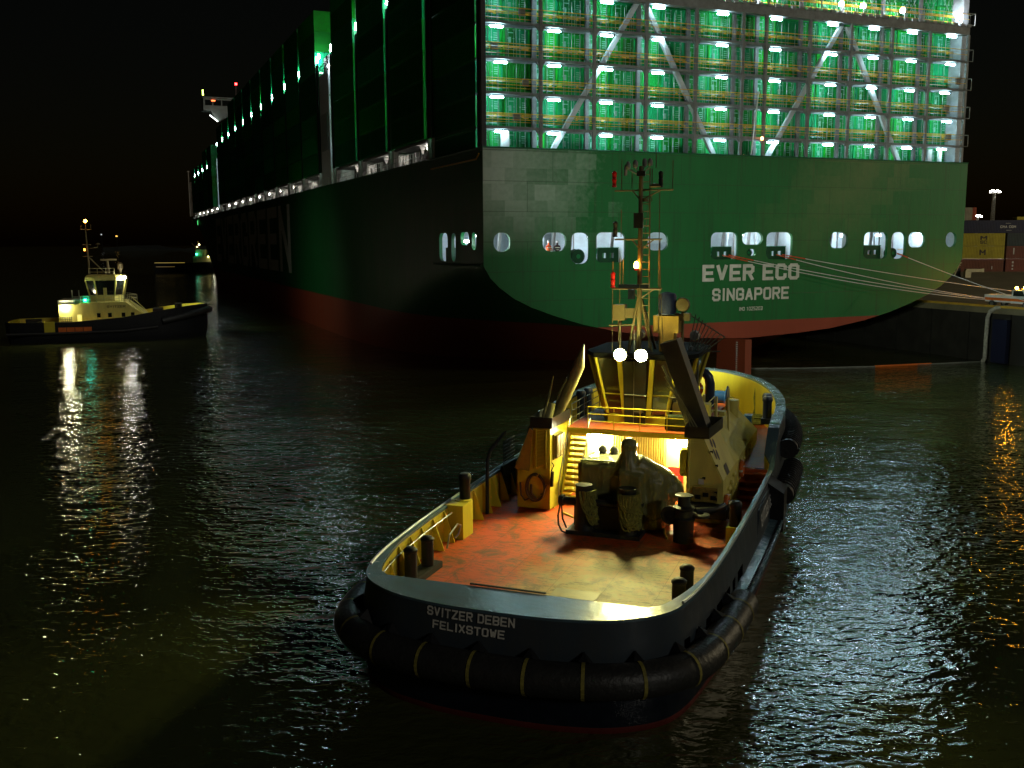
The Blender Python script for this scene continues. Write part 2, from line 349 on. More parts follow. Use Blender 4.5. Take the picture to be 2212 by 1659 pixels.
for h in holes:   # plate thickness of each opening
    n = len(h); tb.add([(x, 0, z) for x, z in h]+[(x, .3, z) for x, z in h], [(i, (i+1) % n, n+(i+1) % n, n+i) for i in range(n)])
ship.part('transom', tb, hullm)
# hull sides and counter
def sec(f):
    zk = 10.3-11.5*smooth(0, 62, f)*1.0; zb = 3.33-11*smooth(0, 40, f)
    pts = []
    full = [(0, HD), (0, 10.3)]
    for x, z in zip(GX, GZ):
        t = (z-3.33)/(10.3-3.33); xx = x if x == 26 else x*(1-.6*smooth(5, 60, f)); full.append((xx, zb+(zk-zb)*t))
    pts = full+[(52-x, z) for x, z in full[::-1][1:]]
    def k_(z):
        f0 = 175+100*(max(0, z)/19.8)**1.3; return max(0, 1-((f-f0)/(337-f0))**2.0) if f > f0 else 1
    return [Vector((26+(x-26)*k_(z), f, z+(1.5*smooth(250, 330, f) if z > 19 else 0))) for x, z in pts]
fl = [0, 6, 13, 20, 28, 36, 44, 54, 64, 80, 110, 150, 180, 200, 225, 250, 262, 275, 285, 295, 305, 315, 325, 337]
hb = MB(); nk = len(sec(0))
hb.loft([sec(f) for f in fl], skip=lambda i, k: (k == 0 and fl[i+1] <= 13))
sideholes = [rrect(8.91, 11.33, 10.52, 13.05, .62), rrect(6.78, 7.93, 10.55, 13.02, .6), rrect(3.39, 5.49, 12.0, 13.1, .5), rrect(1.64, 2.75, 11.6, 13.05, .5)]
hb.poly_holes([(0, 10.3), (0, HD), (13, HD), (13, 10.3)], sideholes, lambda y, z: Vector((0, y, z)))
for h in sideholes:
    n = len(h); hb.add([(0, y, z) for y, z in h]+[(.3, y, z) for y, z in h], [(i, (i+1) % n, n+(i+1) % n, n+i) for i in range(n)])
hull = ship.part('hull', hb, hullside)
db = MB(); db.bb(.05, 51.95, .05, 276, HD-.35, HD-.25); ship.part('deck', db, grey)
# knuckle / gunwale strip and dark rail on the side
kb = MB(); kb.tube([(0, 0, HD), (0, 276, HD)], .07, 6); kb.tube([(0, 0, HD), (52, 0, HD)], .07, 6); kb.tube([(52, 0, HD), (52, 60, HD)], .07, 6)
kb.tube([(-.05, .3, 10.35), (-.05, 13, 10.28)], .1, 6); ship.part('gunwale', kb, mat('hull_edge', (.02, .12, .05), .5))
pb = MB(); pb.tube([(-.12, .5, 19.3), (-.12, 1.2, 18.9), (-.12, 13, 18.9)], .07, 6); ship.part('side_pipe', pb, yrail)
# rudder
rb = MB(); rb.prism([(-.4, -6), (4.5, -6), (4.2, 3.4), (-.25, 3.2)], 'X', 25.65, 26.35); rud = ship.part('rudder', rb, plate_mat('red_rudder', (.26, .05, .02), (.26, .05, .02), 50, False, 1, 1))
dm = MB()
for k in range(14): dm.bb(25.6, 25.64, .9, 1.1, 2.8-k*.2, 2.9-k*.2)
ship.part('draught_marks', dm, white_mark, parent=rud)
# name
lpaint = mat('letter_paint', (.66, .64, .6), .6, var=.25, scale=1, dirt=(.3, .32, .25), dirtamt=.4)
nb_ = MB(); add_text(nb_, 'EVER ECO', lambda u, v: Vector((20.95+u*10.7, -.035, 8.62+v*1.5)), th=1.55); ship.part('ship_name', nb_, lpaint)
nb_ = MB(); add_text(nb_, 'SINGAPORE', lambda u, v: Vector((22.05+u*8.5, -.035, 6.83+v*1.15)), th=1.4); ship.part('port_of_registry', nb_, lpaint)
nb_ = MB(); add_text(nb_, 'IMO 1025203', lambda u, v: Vector((25.0+u*2.6, -.035, 5.88+v*.34)), th=1.2); ship.part('registry_number', nb_, lpaint)
eb = MB()
add_text(eb, 'EVERGREEN', lambda u, v: Vector((-.04, 200-u*112, 7.2+v*11.2)), nrm=(-1, 0, 0)); ship.part('side_lettering', eb, white_mark)
# mooring deck seen through the openings
mdm = mat('mooring_deck_wall', (.5, .6, .64), .5, var=.25, scale=.6)
ib = MB(); ib.bb(.35, 51.6, .35, 7.5, 10.0, 10.2, 0); ib.bb(.35, 51.6, .35, 14, 13.35, 13.5, 0); ib.bb(8, 51.6, 6.5, 6.7, 10.2, 13.35, 1)
ib.bb(8, 8.2, 6.7, 13.5, 10.2, 13.35, 1); ib.bb(.35, 8, 13.4, 13.6, 10.0, 13.35, 1); ib.bb(.35, 8, 7.5, 13.4, 10.0, 10.2, 0); ib.bb(51.3, 51.5, .4, 6.5, 10.2, 13.35, 1)
for x in (1.9, 6.9, 8.5, 12.6, 15.9, 24.2, 27.0, 30.2, 36.6, 41.6, 46.2, 50.7): ib.prism([(x, 10.2), (x+.22, 10.2), (x+.5, 13.3), (x+.28, 13.3)], 'Y', 1.9, 2.1, 0)
for x in (4.1, 14.2, 19.5, 33.2, 38.2, 48.6): ib.bb(x-.5, x+.5, .5, 1.3, 10.2, 13.35, 1)
for x in (1.6, 6.7, 9.0, 16.6, 22.6, 25.7, 29.4, 36.3, 40.2, 45.4, 50.3): ib.tube([(x, 3.2, 10.2), (x+.1, 3.2, 13.35)], .12, 8, 1); ib.bb(x-.9, x+.9, 2.9, 3.2, 12.95, 13.1, 1)
for x in (1.3, 2.0, 5.7, 7.1, 9.2, 10.7, 12.2, 15.8, 16.3, 22.3, 24.4, 26.2, 28.2, 30.4, 35.6, 36.9, 39.7, 41.2, 43.9, 45.3, 46.5): ib.bb(x, x+.09, 2.4+(x*7 % 3), 2.5+(x*7 % 3), 10.2, 13.3, 0)
for x in (.9, 6.1, 15.6, 22.4, 27.9, 35.2, 40.0, 45): ib.tube([(x, 1.6, 11.3), (x+3, 1.6, 11.3)], .03, 5, 2); ib.tube([(x, 1.6, 10.8), (x+3, 1.6, 10.8)], .03, 5, 2)
for k in range(7): ib.bb(39.5, 40.1, 2+.12*k, 2.1+.12*k, 10.4+.3*k, 10.45+.3*k, 2)
ship.part('mooring_deck', ib, [grey, mdm, yrail])
fg = mat('green_machinery', (.01, .22, .07), .4, var=.3); fgd = mat('dark_green_machinery', (.008, .07, .03), .4, var=.3)
fair0 = None
def fairlead(x, wd, z0, rollers=2):
    b = MB(); y0, y1 = .32, .5; h = wd/2
    b.bb(x-h, x+h, y0, y1, z0+.72, z0+1.15, 0); b.bb(x-h, x+h, y0, y1, z0-.4, z0+.28, 0)
    for a, c in ((-h, -h+.42), (-.16, .16), (h-.42, h)): b.bb(x+a, x+c, y0, y1, z0+.28, z0+.72, 0)
    b.bb(x-h-.03, x+h+.03, .28, .34, z0+1.13, z0+1.19, 1)
    for a in (-.35, .35): b.tube([(x+a, .7, z0+.1), (x+a, .7, z0+.9)], .12, 10, 1)
    for sg in (-1, 1): b.prism([(x+sg*(h+.5), z0-.4), (x+sg*(h+.3), z0-.4), (x+sg*h, z0+1.1), (x+sg*(h+.12), z0+1.1)], 'Y', .36, .75, 2 if sg > 0 else 1)
    ship.part('fairlead', b, [fgd, fg, mdm])
for x, wd in ((23.2, 2.0), (29.2, 2.1), (11.6, 2.0), (40.6, 2.0)): fairlead(x, wd, 10.55)
b = MB()
for x, z, r in ((8.8, 11.0, .62), (43.3, 10.95, .5), (26.2, 11.15, .38)):
    b.lathe((x, .8, z), [(r, -.35), (r, -.25), (r*.7, -.15), (r*.45, 0), (r*.45, .3), (r, .35)], 20, 0, 'Y'); b.lathe((x, .4, z), [(r*.3, 0), (r*.3, .12)], 12, 1, 'Y')
ship.part('mooring_winch', b, [fgd, fg])
b = MB(); b.bb(.4, .9, 8.95, 10.7, 10.4, 11.75, 0); b.lathe((.6, 7.2, 10.95), [(.5, -.2), (.5, .2)], 14, 0, 'X'); ship.part('mooring_winch', b, fgd)
# lamps inside the mooring deck
lampw = emat('mooring_lamp', (.8, .93, 1), 150)
for x, y, z in ((.95, 1.2, 12.55), (5.5, 1.2, 12.5), (12.0, 4.5, 12.7), (16.0, 4.5, 12.7), (22.0, 1.0, 12.75), (26.1, 1.6, 12.8), (28.6, 1.4, 12.75), (31.0, 4.6, 12.7), (36.4, 5, 12.7), (41, 5, 12.7), (45.6, 5, 12.7), (50.6, 5, 12.7), (1.2, 4.2, 12.8), (2.2, 9.9, 12.3)):
    b = MB(); b.bb(x-.25, x+.25, y-.1, y+.1, z-.09, z+.09, 0); ship.part('mooring_lamp', b, lampw)

# stern lashing bridge
PX = [.1, 5.24, 10.14, 15.09, 20.04, 24.87, 27.35, 32.2, 36.9, 41.8, 46.5, 51.4]
PL = [21.42, 24.14, 26.86, 29.6]; PTOP = 32.1
lb = MB()
for i, x in enumerate(PX):
    for y, w_ in ((.35, .13), (1.75, .17)):
        if 0 < i < 11 or y < 1: lb.bb(x-w_, x+w_, y-.12, y+.12, HD-.3, PTOP if y < 1 else 41, 0)
    lb.bb(x-.09, x+.09, .2, 1.9, HD-.3, HD-.1, 0)
    if i < 11 and i > 0:
        for z in PL:
            lb.prism([(x+.16, z-.16), (x+.45, z-.12), (x+.16, z-.5)], 'Y', .3, .42, 0); lb.prism([(x-.16, z-.16), (x-.45, z-.12), (x-.16, z-.5)], 'Y', .3, .42, 0)
for z in PL: lb.bb(.1, 51.4, .28, .42, z-.12, z+.09, 0); lb.bb(.1, 51.4, .45, 1.85, z+.0, z+.06, 0); lb.bb(.1, 51.4, 1.7, 1.8, z-.12, z+.1, 0)
lb.bb(.1, 51.4, .2, .9, PTOP, PTOP+.85, 0); lb.bb(.1, 51.4, .9, 2.0, PTOP+.7, PTOP+.8, 0)
for k in range(58): lb.bb(.8+k*.88, 1.25+k*.88, .06, .2, PTOP+.72, PTOP+.98, 0)
lbm = mat('lashing_steel', (.20, .205, .205), .55, var=.25, scale=1.5, dirt=(.06, .05, .04), dirtamt=.5)
lash = ship.part('lashing_bridge', lb, lbm)
for a, bq in (((14.5, 32.2), (6.5, 19.6)), ((15.3, 32.2), (22.7, 19.6)), ((36.2, 31.9), (28.2, 19.6)), ((37.0, 31.9), (44.1, 19.6))):
    b = MB(); dx = .24; b.prism([(a[0]-dx, a[1]), (a[0]+dx, a[1]), (bq[0]+dx, bq[1]), (bq[0]-dx, bq[1])], 'Y', .9, 1.2); ship.part('diagonal_brace', b, mat('brace_white', (.5, .52, .53), .5, var=.15), parent=lash)
for z in [HD+.0]+PL+[PTOP+.85]:
    b = MB()
    top = z > 32
    if z > HD+.5:
        for dz, r in ((1.1, .034), (.62, .026)): b.tube([(.3, .25, z+dz), (51.3, .25, z+dz)], r, 5, 0); b.tube([(.3, 1.8, z+dz), (51.3, 1.8, z+dz)], r, 5, 0)
        b.bb(.3, 51.3, 1.74, 1.8, z+1.18, z+1.23, 0)
        for k in range(52): x = .4+k; b.tube([(x, .25, z), (x, .25, z+1.1)], .02, 4, 1); 
        for k in range(17):
            x = 1.2+3.02*k; b.box((x, 1.0, z+.85), (.45, .1, .06), 0, rz=.2)
        ship.part('handrail', b, [yrail, steel], parent=lash)
# thin steel ladders, lashing rods and cell guides
b = MB()
for i in range(11):
    x0 = PX[i]
    for k in range(int((PX[i+1]-x0)/.8)): xx = x0+.5+.8*k+random.uniform(-.1, .1); b.tube([(xx, 2.02, HD), (xx, 2.02, 32)], .018, 4)
for z in PL:
    for x in PX[:-1]: b.tube([(x+.2, .3, z+.3), (x+2.3, .3, z+.3)], .015, 4); b.tube([(x+.2, .3, z+.85), (x+4.7, .3, z+.85)], .015, 4)
ship.part('lashing_rods', b, steel, parent=lash)
b = MB()
for k in range(21):
    x = 1.4+2.45*k
    b.tube([(x-1, 1.9, 33), (x+1, 2.0, 36)], .025, 4); b.tube([(x+1, 1.9, 33), (x-1, 2.0, 36)], .025, 4); b.tube([(x-1, 1.9, 33), (x+.9, 2.0, 38.7)], .025, 4); b.tube([(x+1, 1.9, 33), (x-.9, 2.0, 38.7)], .025, 4)
    b.tube([(x, .25, 32.9), (x, .25, 34.2)], .05, 5)
ship.part('crossed_rods', b, steel, parent=lash)
b = MB()
for x, z in ((2.9, 22.0), (3.7, 24.75), (3.4, 30.2), (1.0, 27.4), (49.5, 22.0), (49.0, 24.8), (50.3, 27.4)): b.bb(x, x+.55, .45, .65, z, z+.6)
ship.part('junction_box', b, mat('box_grey', (.2, .19, .17), .5), parent=lash, sep=True)
tube_em = emat('tube_lamp', (.55, .88, 1), 60)
LX = [1.5, 6.57, 11.42, 16.4, 22.87, 28.6, 34.92, 39.8, 44.5, 49.5]
for ci, x in enumerate(LX):
    for li, z in enumerate([21.1, 23.8, 26.52, 29.26, 31.9]):
        xx = x+(.35 if (ci == 0 and li % 2 == 0) else 0)-(.5 if ci == 9 and li in (0, 2) else 0)
        b = MB(); b.bb(xx-.55, xx+.55, .5, .7, z-.075, z+.075, 0, ch=.03); ship.part('tube_lamp', b, tube_em, parent=lash)
fl_em = emat('flood_lamp', (.8, .92, 1), 260)
for x in (22.1, 28.0, 35.6, 38.1, 42.9, 49.9, 16.0, 9.8):
    b = MB(); b.box((x, .35, 33.75), (.3, .25, .35), 0); ship.part('floodlight', b, fl_em, parent=lash)
# white side towers at the aft corners
for a in ((51.05, 51.75, .8, 2.4, HD, 38, 0), (-.02, .38, .1, 1.1, HD, 43.5, 1)): b = MB(); b.bb(*a[:6]); ship.part('corner_tower', b, [mat('tower_white', (.45, .47, .5), .5), mat('tower_dark', (.04, .042, .045), .6)][a[6]])
b = MB()
for z in PL+[33]:
    b.tube([(50.2, .1, z+1.1), (51.9, .1, z+1.1)], .03, 5); b.tube([(51.9, .1, z), (51.9, .1, z+1.1)], .03, 5); b.tube([(50.2, .1, z), (51.9, .1, z)], .04, 5); b.tube([(51.9, .1, z+1.1), (51.9, 2, z+1.1)], .03, 5)
for k in range(40): b.tube([(50.3, .15, HD+.3*k), (50.7, .15, HD+.3*k)], .015, 4)
ship.part('access_ladder', b, steel)
b = MB(); b.bb(2.0, 2.7, .9, 1.2, HD-.2, 21.2, 0); b.bb(47.7, 48.2, 1.0, 1.3, HD-.2, 21.1, 0); b.bb(49.2, 49.5, 1.0, 1.3, HD-.2, 21.1, 0); ship.part('pedestal', b, white, sep=True)
b = MB(); b.tube([(25.8, -.05, 19.9), (26.4, -.05, 25.2)], .05, 6); b.lathe((26.4, -.05, 25.2), [(.1, 0), (.1, .2)], 8); ship.part('stern_flagstaff', b, white)
b = MB(); b.lathe((26.9, -.1, 21.2), [(.1, 0), (.13, .2), (.05, .3)], 10); ship.part('stern_light', b, emat('stern_light', (1, .35, .12), 14))

# containers at the stern and along the port side
cgreen = mat('container_green', (.003, .30, .045), .55, var=.2, scale=1.2, rand=.45, spec=.2, dirt=(.02, .12, .03), dirtamt=.4)
cbar = mat('locking_bar', (.25, .5, .36), .35)
tri = mat('warning_yellow', (.85, .5, .02), .5)
CW, CL, CH, CP = 2.38, 11.6, 2.68, 2.72
def corrug_box(front_corr=True):
    b = MB(); x, L_ = CW/2, CL
    b.bb(-x+.06, x-.06, .06, L_-.06, .05, CH-.05, 0)
    for sx in (-1, 1):
        for y in (0, L_-.16): b.bb(sx*x-(.16 if sx > 0 else 0), sx*x+(0 if sx > 0 else .16), y, y+.16, 0, CH, 0)
        for z in (0, CH-.14): b.bb(sx*(x-.07)-.05, sx*(x-.07)+.05, .16, L_-.16, z, z+.14, 0)
        n = 38
        for k in range(n): y = .3+(L_-.6)*k/n; b.prism([(y, .0), (y+.06, .045), (y+.15, .045), (y+.2, 0)], 'Z', .14, CH-.14) if False else b.add([(sx*(x-.06), y, .14), (sx*(x-.015), y+.05, .14), (sx*(x-.015), y+.14, .14), (sx*(x-.06), y+.2, .14), (sx*(x-.06), y, CH-.14), (sx*(x-.015), y+.05, CH-.14), (sx*(x-.015), y+.14, CH-.14), (sx*(x-.06), y+.2, CH-.14)], [(0, 1, 5, 4), (1, 2, 6, 5), (2, 3, 7, 6)])
    for z in (0, CH-.12): b.bb(-x+.16, x-.16, 0, .1, z, z+.12, 0)
    if front_corr:
        for k in range(9): xx = -x+.22+k*.22; b.add([(xx, .06, .12), (xx+.05, .01, .12), (xx+.13, .01, .12), (xx+.18, .06, .12), (xx, .06, CH-.12), (xx+.05, .01, CH-.12), (xx+.13, .01, CH-.12), (xx+.18, .06, CH-.12)], [(0, 1, 5, 4), (1, 2, 6, 5), (2, 3, 7, 6)])
        b.add([(.35, -.005, 1.1), (.65, -.005, 1.1), (.5, -.005, 1.4)], [(0, 1, 2)], 1)
    return b
def door_mb(sx):
    b = MB(); x0, x1 = (0.02, CW/2-.17) if sx > 0 else (-CW/2+.17, -.02)
    b.bb(x0, x1, .0, .045, .12, CH-.13, 0)
    n = 4
    for k in range(n+1):
        z = .2+(CH-.45)*k/n; b.bb(x0+.06, x1-.06, -.02, 0, z, z+.16 if k < n else z+.1, 0)
    for fx in (.25, .75):
        xx = x0+(x1-x0)*fx; b.tube([(xx, -.05, .08), (xx, -.05, CH-.08)], .022, 5, 1)
        for z in (.15, .9, 1.8, CH-.2): b.bb(xx-.06, xx+.06, -.06, -.02, z, z+.07, 1)
        b.bb(xx-.02, xx+.3, -.075, -.05, 1.05, 1.09, 1)
    if sx > 0: b.add([(x0+.36, -.03, .95), (x0+.66, -.03, .95), (x0+.51, -.03, 1.25)], [(0, 1, 2)], 2)
    if sx > 0:
        for k in range(4): b.bb(x0+.42, x0+.78, -.03, -.022, 2.15-k*.17, 2.22-k*.17, 3)
    else: b.bb(x0+.3, x0+.52, -.03, -.022, 1.5, 1.95, 3); b.bb(x0+.25, x0+.75, -.03, -.022, 2.25, 2.33, 3)
    return b
wm2 = mat('container_marking', (.2, .5, .33), .6)
proto = mkobj('shipping_container', corrug_box(False), [cgreen, tri]); protof = mkobj('shipping_container', corrug_box(True), [cgreen, tri])
d0 = mkobj('door', door_mb(-1), [cgreen, cbar, tri, wm2]); d1 = mkobj('door', door_mb(1), [cgreen, cbar, tri, wm2])
d0.parent = proto; d1.parent = proto
def place_container(src, loc, label, group, kids=True):
    o = copy_tree(src) if kids else src.copy()
    if not kids: COL.objects.link(o)
    o['label'] = label; o['category'] = 'container'; o['group'] = group
    o.matrix_world = SHIP @ Matrix.Translation(loc); return o
SX = []
for i in range(11):
    a, bq = PX[i], PX[i+1]
    if bq-a < 3: SX.append((a+bq)/2)
    else: SX += [(a+bq)/2-1.225, (a+bq)/2+1.225]
TIER = ['bottom', 'second', 'third', 'fourth', 'fifth', 'sixth', 'top visible']
for ti in range(7):
    z = PL[0]-CP+ti*CP
    for si, x in enumerate(SX):
        fr = random.random() < .13
        place_container(protof if fr else proto, (x, 2.15+random.uniform(0, .12), z+.05),
            'green container, %s aft, %s tier of the %s stern stack from port' % ('ribbed end wall' if fr else 'doors facing', TIER[ti], ORD[si]), 'green containers stacked across the stern', kids=True)
bays = [(2.15+13.45*k, 8) for k in range(1, 4)]+[(64.4+12.6*k, 8 if k < 8 else 7) for k in range(10)]+[(205+13*k, 6 if k < 2 else 5) for k in range(5)]
bi = 1
for y, n in bays:
    for t in range(n):
        place_container(proto, (1.25, y, 21.85+CP*t), 'dark green container, %s tier up, port side, %s bay forward of stern' % (ORD[t], ORD[bi]), 'containers along the port side', kids=(bi < 4))
    bi += 1
for t in range(1, 8):   # the outermost stern stack above the lashing bridge
    if t >= 6: place_container(proto, (SX[0], 2.15, PL[0]-CP+(t+1)*CP), 'dark green container in the first stern stack from port, %s above the lashing bridge' % ('just' if t == 6 else 'second'), 'green containers stacked across the stern')
for o in (d0, d1, proto, protof): bpy.data.objects.remove(o)
# port side: pedestals, gap bridges, coamings, walkway rail and lamps
gaps = [14.0, 27.6, 41.0, 54.6]+[64.4-.7]+[64.4+12.6*k-.55 for k in range(1, 11)]+[205+13*k-.6 for k in range(1, 5)]
gm = emat('gap_lamp', (.72, .92, 1), 90); gm2 = emat('gap_work_lamp', (.6, 1, .85), 16)
for gi, g in enumerate(gaps):
    ztop = 36.8 if g < 200 else 33
    b = MB(); b.bb(.05, .12, g-.80, g-.70, 21.8, ztop, 0); b.bb(.05, .12, g+.62, g+.72, 21.8, ztop, 0)
    b.bb(.12, .2, g-.80, g+.72, 21.8, ztop-.6, 1)
    gp = ship.part('lashing_post', b, [mat('gap_steel', (.05, .25, .12), .5), mat('gap_plate', (.015, .018, .018), .7)])
    b = MB(); b.bb(.05, .3, g-.12, g+.12, ztop-.25, ztop+.55, 0); ship.part('post_lamp', b, gm, parent=gp)
    b = MB()
    for z in ((23.2, 26.2, 29.2, 32.2, 35.2) if g < 130 else (26.2, 32.2)): b.bb(.5, .9, g-.12, g+.12, z, z+.12)
    ship.part('work_lamp', b, gm2, parent=gp)
    b = MB(); b.bb(.2, .75, g-1.0, g-.5, HD-.2, 21.75, 0); b.bb(.2, .75, g+.5, g+1.0, HD-.2, 21.75, 0); ship.part('pedestal', b, white, sep=True)
for y, n in bays+[(2.15, 8)]: b = MB(); b.bb(2.6, 3.0, y, y+CL, HD-.2, 21.56, 0); b.bb(.3, 3.0, y+.2, y+CL-.2, 21.55, 21.78, 1); b.prism([(.9, 21.5), (1.5, 21.5), (1.2, 20.7)], 'Y', y+4, y+4.3, 0); ship.part('hatch_coaming', b, [mat('coaming_grey', (.09, .09, .088), .6), grey])
b = MB()
for dz in (.55, 1.05): b.tube([(.1, 13.2, HD+dz), (.1, 270, HD+dz)], .025, 5)
for k in range(150): y = 13.4+1.72*k; b.tube([(.1, y, HD-.1), (.1, y, HD+1.05)], .03, 4)
for k in range(60): y = 15+4.2*k; b.prism([(y, HD), (y+.5, HD), (y+.1, HD+1.1)], 'X', .3, .36)
ship.part('deck_railing', b, mat('rail_white', (.6, .65, .66), .5))
wl = emat('walkway_lamp', (1, .93, .8), 70)
for y in (8, 18.8, 32, 46, 68, 82, 94, 107, 119, 132, 145, 158, 170, 183, 210, 224, 238, 250, 262):
    b = MB(); b.bb(1.5, 1.8, y-.3, y+.3, 21.2, 21.4) if y > 14 else b.bb(1.6, 1.9, y-.5, y+.3, 21.2, 21.45); ship.part('walkway_lamp', b, wl)
# container with lettering under the aft port corner
b = MB(); add_text(b, 'EVERGREEN', lambda u, v: Vector((2.55, 11.5-u*7.5, 20.05+v*.95)), nrm=(-1, 0, 0)); ship.part('coaming_lettering', b, white_mark)
# engine casing / funnel house
b = MB(); b.bb(.25, 18, 57.2, 63.3, HD-.2, 34.6, 0); b.bb(.1, .25, 57.9, 61.8, 24.5, 29.3, 1); b.bb(.4, 8, 57.4, 60.5, 34.6, 36.6, 0)
cas = ship.part('engine_casing', b, [mat('casing_white', (.55, .58, .6), .5, var=.12), mat('casing_opening', (.3, .33, .34), .5)])
b = MB()
for k in range(8): b.tube([(.1, 57.4+.75*k, 34.6), (.1, 57.4+.75*k, 35.7)], .03, 4)
b.tube([(.1, 57.3, 35.7), (.1, 63.2, 35.7)], .03, 4); b.tube([(.1, 57.3, 35.2), (.1, 63.2, 35.2)], .03, 4); b.bb(.1, 1.4, 57.0, 57.2, 31.3, 31.5)
ship.part('casing_rail', b, steel, parent=cas)
for p, d, e in (((.5, 56.6, 35.0), (.8, .3, .25), 45), ((.18, 58.6, 26.2), (.1, .9, .4), 14), ((.3, 62.9, 37.3), (.2, .2, .6), 50), ((1.2, 55.8, 30.0), (.1, .5, .3), 16), ((1.2, 55.8, 25.0), (.1, .5, .3), 16)):
    b = MB(); b.box(p, d); ship.part('casing_lamp', b, emat('casing_lamp%d' % e, (.75, .9, 1), e))
# accommodation tower and bridge wing further forward
b = MB(); b.bb(8, 51.8, 193.5, 203, HD, 46, 0)
b.bb(.0, .25, 192.5, 193.4, HD, 33, 1)
acc = ship.part('accommodation_block', b, [mat('accommodation_paint', (.05, .06, .055), .6), white])
b = MB(); b.prism([(6.8, 46.6), (7.5, 47), (7.5, 50.2), (-1.3, 50.2), (-1.4, 47.0), (.4, 46.9), (2.3, 44.2)], 'Y', 203.6, 208)
b.bb(-1.6, 7.8, 203.2, 208.4, 50.2, 50.45, 0)
bw = ship.part('bridge_wing', b, mat('wing_paint', (.34, .37, .34), .55, var=.15))
b = MB()
for x0, x1 in ((-.9, .9), (1.2, 3.2), (3.5, 6.6)): b.bb(x0, x1, 203.5, 203.6, 48.3, 49.7)
ship.part('window', b, glass, parent=bw)
b = MB(); b.box((1.1, 203.1, 44.9), (2.6, .15, .22), ry=R(38)); ship.part('wing_lamp', b, emat('wing_strip', (.9, 1, .95), 6), parent=bw)
b = MB(); b.bb(.7, 1.7, 203.4, 203.48, 49.35, 49.65); ship.part('wing_display', b, emat('wing_display', (1, .15, .03), 5), parent=bw)
b = MB(); b.bb(-1.5, -1.2, 203.4, 203.8, 50.8, 52.2); ship.part('side_light', b, emat('green_yellow', (.6, .9, .1), 10), parent=bw)
b = MB(); b.tube([(7.4, 206, 50.4), (7.6, 206, 54.2)], .08, 5); ma = ship.part('mast', b, grey, parent=bw)
b = MB(); b.sphere((7.6, 206, 54.5), .32); ship.part('red_light', b, emat('red_light', (1, .01, .01), 60), parent=bw)
b = MB(); b.bb(.05, .2, 191, 191.4, 21, 33.5); ship.part('lit_column', b, emat('column_glow', (.6, .8, .9), .55))  # lit white column, its light put in as a faint glow
b = MB(); b.tube([(.4, 284, 21), (.4, 284, 36)], .16, 6); b.bb(.1, .7, 283.8, 284.2, 36, 36.4)
for k in range(4): b.tube([(.5, 268+k*4, 21), (.5, 268+k*4, 31.5+k*.3)], .08, 4)
ship.part('foremast', b, mat('mast_cream', (.6, .55, .45), .5))
b = MB(); b.bb(-.08, -.02, 252, 253.2, 17.6, 19.0); ship.part('shell_light', b, emat('shell_light', (.1, .8, .2), 1.6))

# ================================================================= people on the mooring deck
def person(name, label, x, y, z, jacket, turn):
    t = Thing(name, label, 'person', SHIP, (x, y, z))
    V = [(0, 0, .95), (0, 0, 1.15), (0, .01, 1.4), (0, 0, 1.52), (0, -.02, 1.62), (0, -.02, 1.74),
         (-.1, 0, .9), (-.11, .02, .5), (-.11, 0, .09), (-.11, -.14, .04), (.1, 0, .9), (.11, .02, .5), (.11, 0, .09), (.11, -.14, .04),
         (-.2, 0, 1.42), (-.27, -.03, 1.15), (-.18, -.24, 1.1), (-.12, -.32, 1.12), (.2, 0, 1.42), (.27, -.03, 1.15), (.18, -.24, 1.1), (.12, -.32, 1.12)]
    E_ = [(0, 1), (1, 2), (2, 3), (3, 4), (4, 5), (0, 6), (6, 7), (7, 8), (8, 9), (0, 10), (10, 11), (11, 12), (12, 13), (2, 14), (14, 15), (15, 16), (16, 17), (2, 18), (18, 19), (19, 20), (20, 21)]
    Rr = [.15, .15, .17, .06, .09, .09, .09, .065, .045, .04, .09, .065, .045, .04, .07, .05, .04, .035, .07, .05, .04, .035]
    ca, sa = math.cos(turn), math.sin(turn)
    me = bpy.data.meshes.new('body'); me.from_pydata([(a*ca-c*sa, a*sa+c*ca, d) for a, c, d in V], E_, [])
    me.materials.append(jacket); o = bpy.data.objects.new('body', me); COL.objects.link(o); o.parent = t.root
    mo = o.modifiers.new('skin', 'SKIN')
    if not me.skin_vertices: bpy.context.view_layer.objects.active = o
    if me.skin_vertices:
        for i, sv in enumerate(me.skin_vertices[0].data): sv.radius = (Rr[i], Rr[i])
        me.skin_vertices[0].data[0].use_root = True
    ss = o.modifiers.new('sub', 'SUBSURF'); ss.levels = 1; ss.render_levels = 1
    b = MB(); b.lathe((x, y-.02, z+1.72), [(.15, 0), (.13, .02), (.13, .08), (.08, .15), (.0, .17)], 12); t.part('helmet', b, mat('white_helmet', (.7, .7, .7), .4))
    b = MB(); b.box((x-.05*sa, y-.0, z+1.3), (.4, .37, .07), rz=turn); b.box((x, y, z+1.12), (.38, .36, .06), rz=turn); t.part('reflective_strip', b, mat('reflective', (.8, .8, .7), .3))
    return t
person('person', 'crew member in orange high visibility jacket at the mooring opening, arms forward', 6.25, .95, 10.45, mat('hi_vis', (.9, .12, .02), .7), .3)
person('person', 'crew member in dark jacket with red stripes beside the orange one at the opening', 7.05, .95, 10.45, mat('dark_jacket', (.05, .02, .02), .7), -.3)

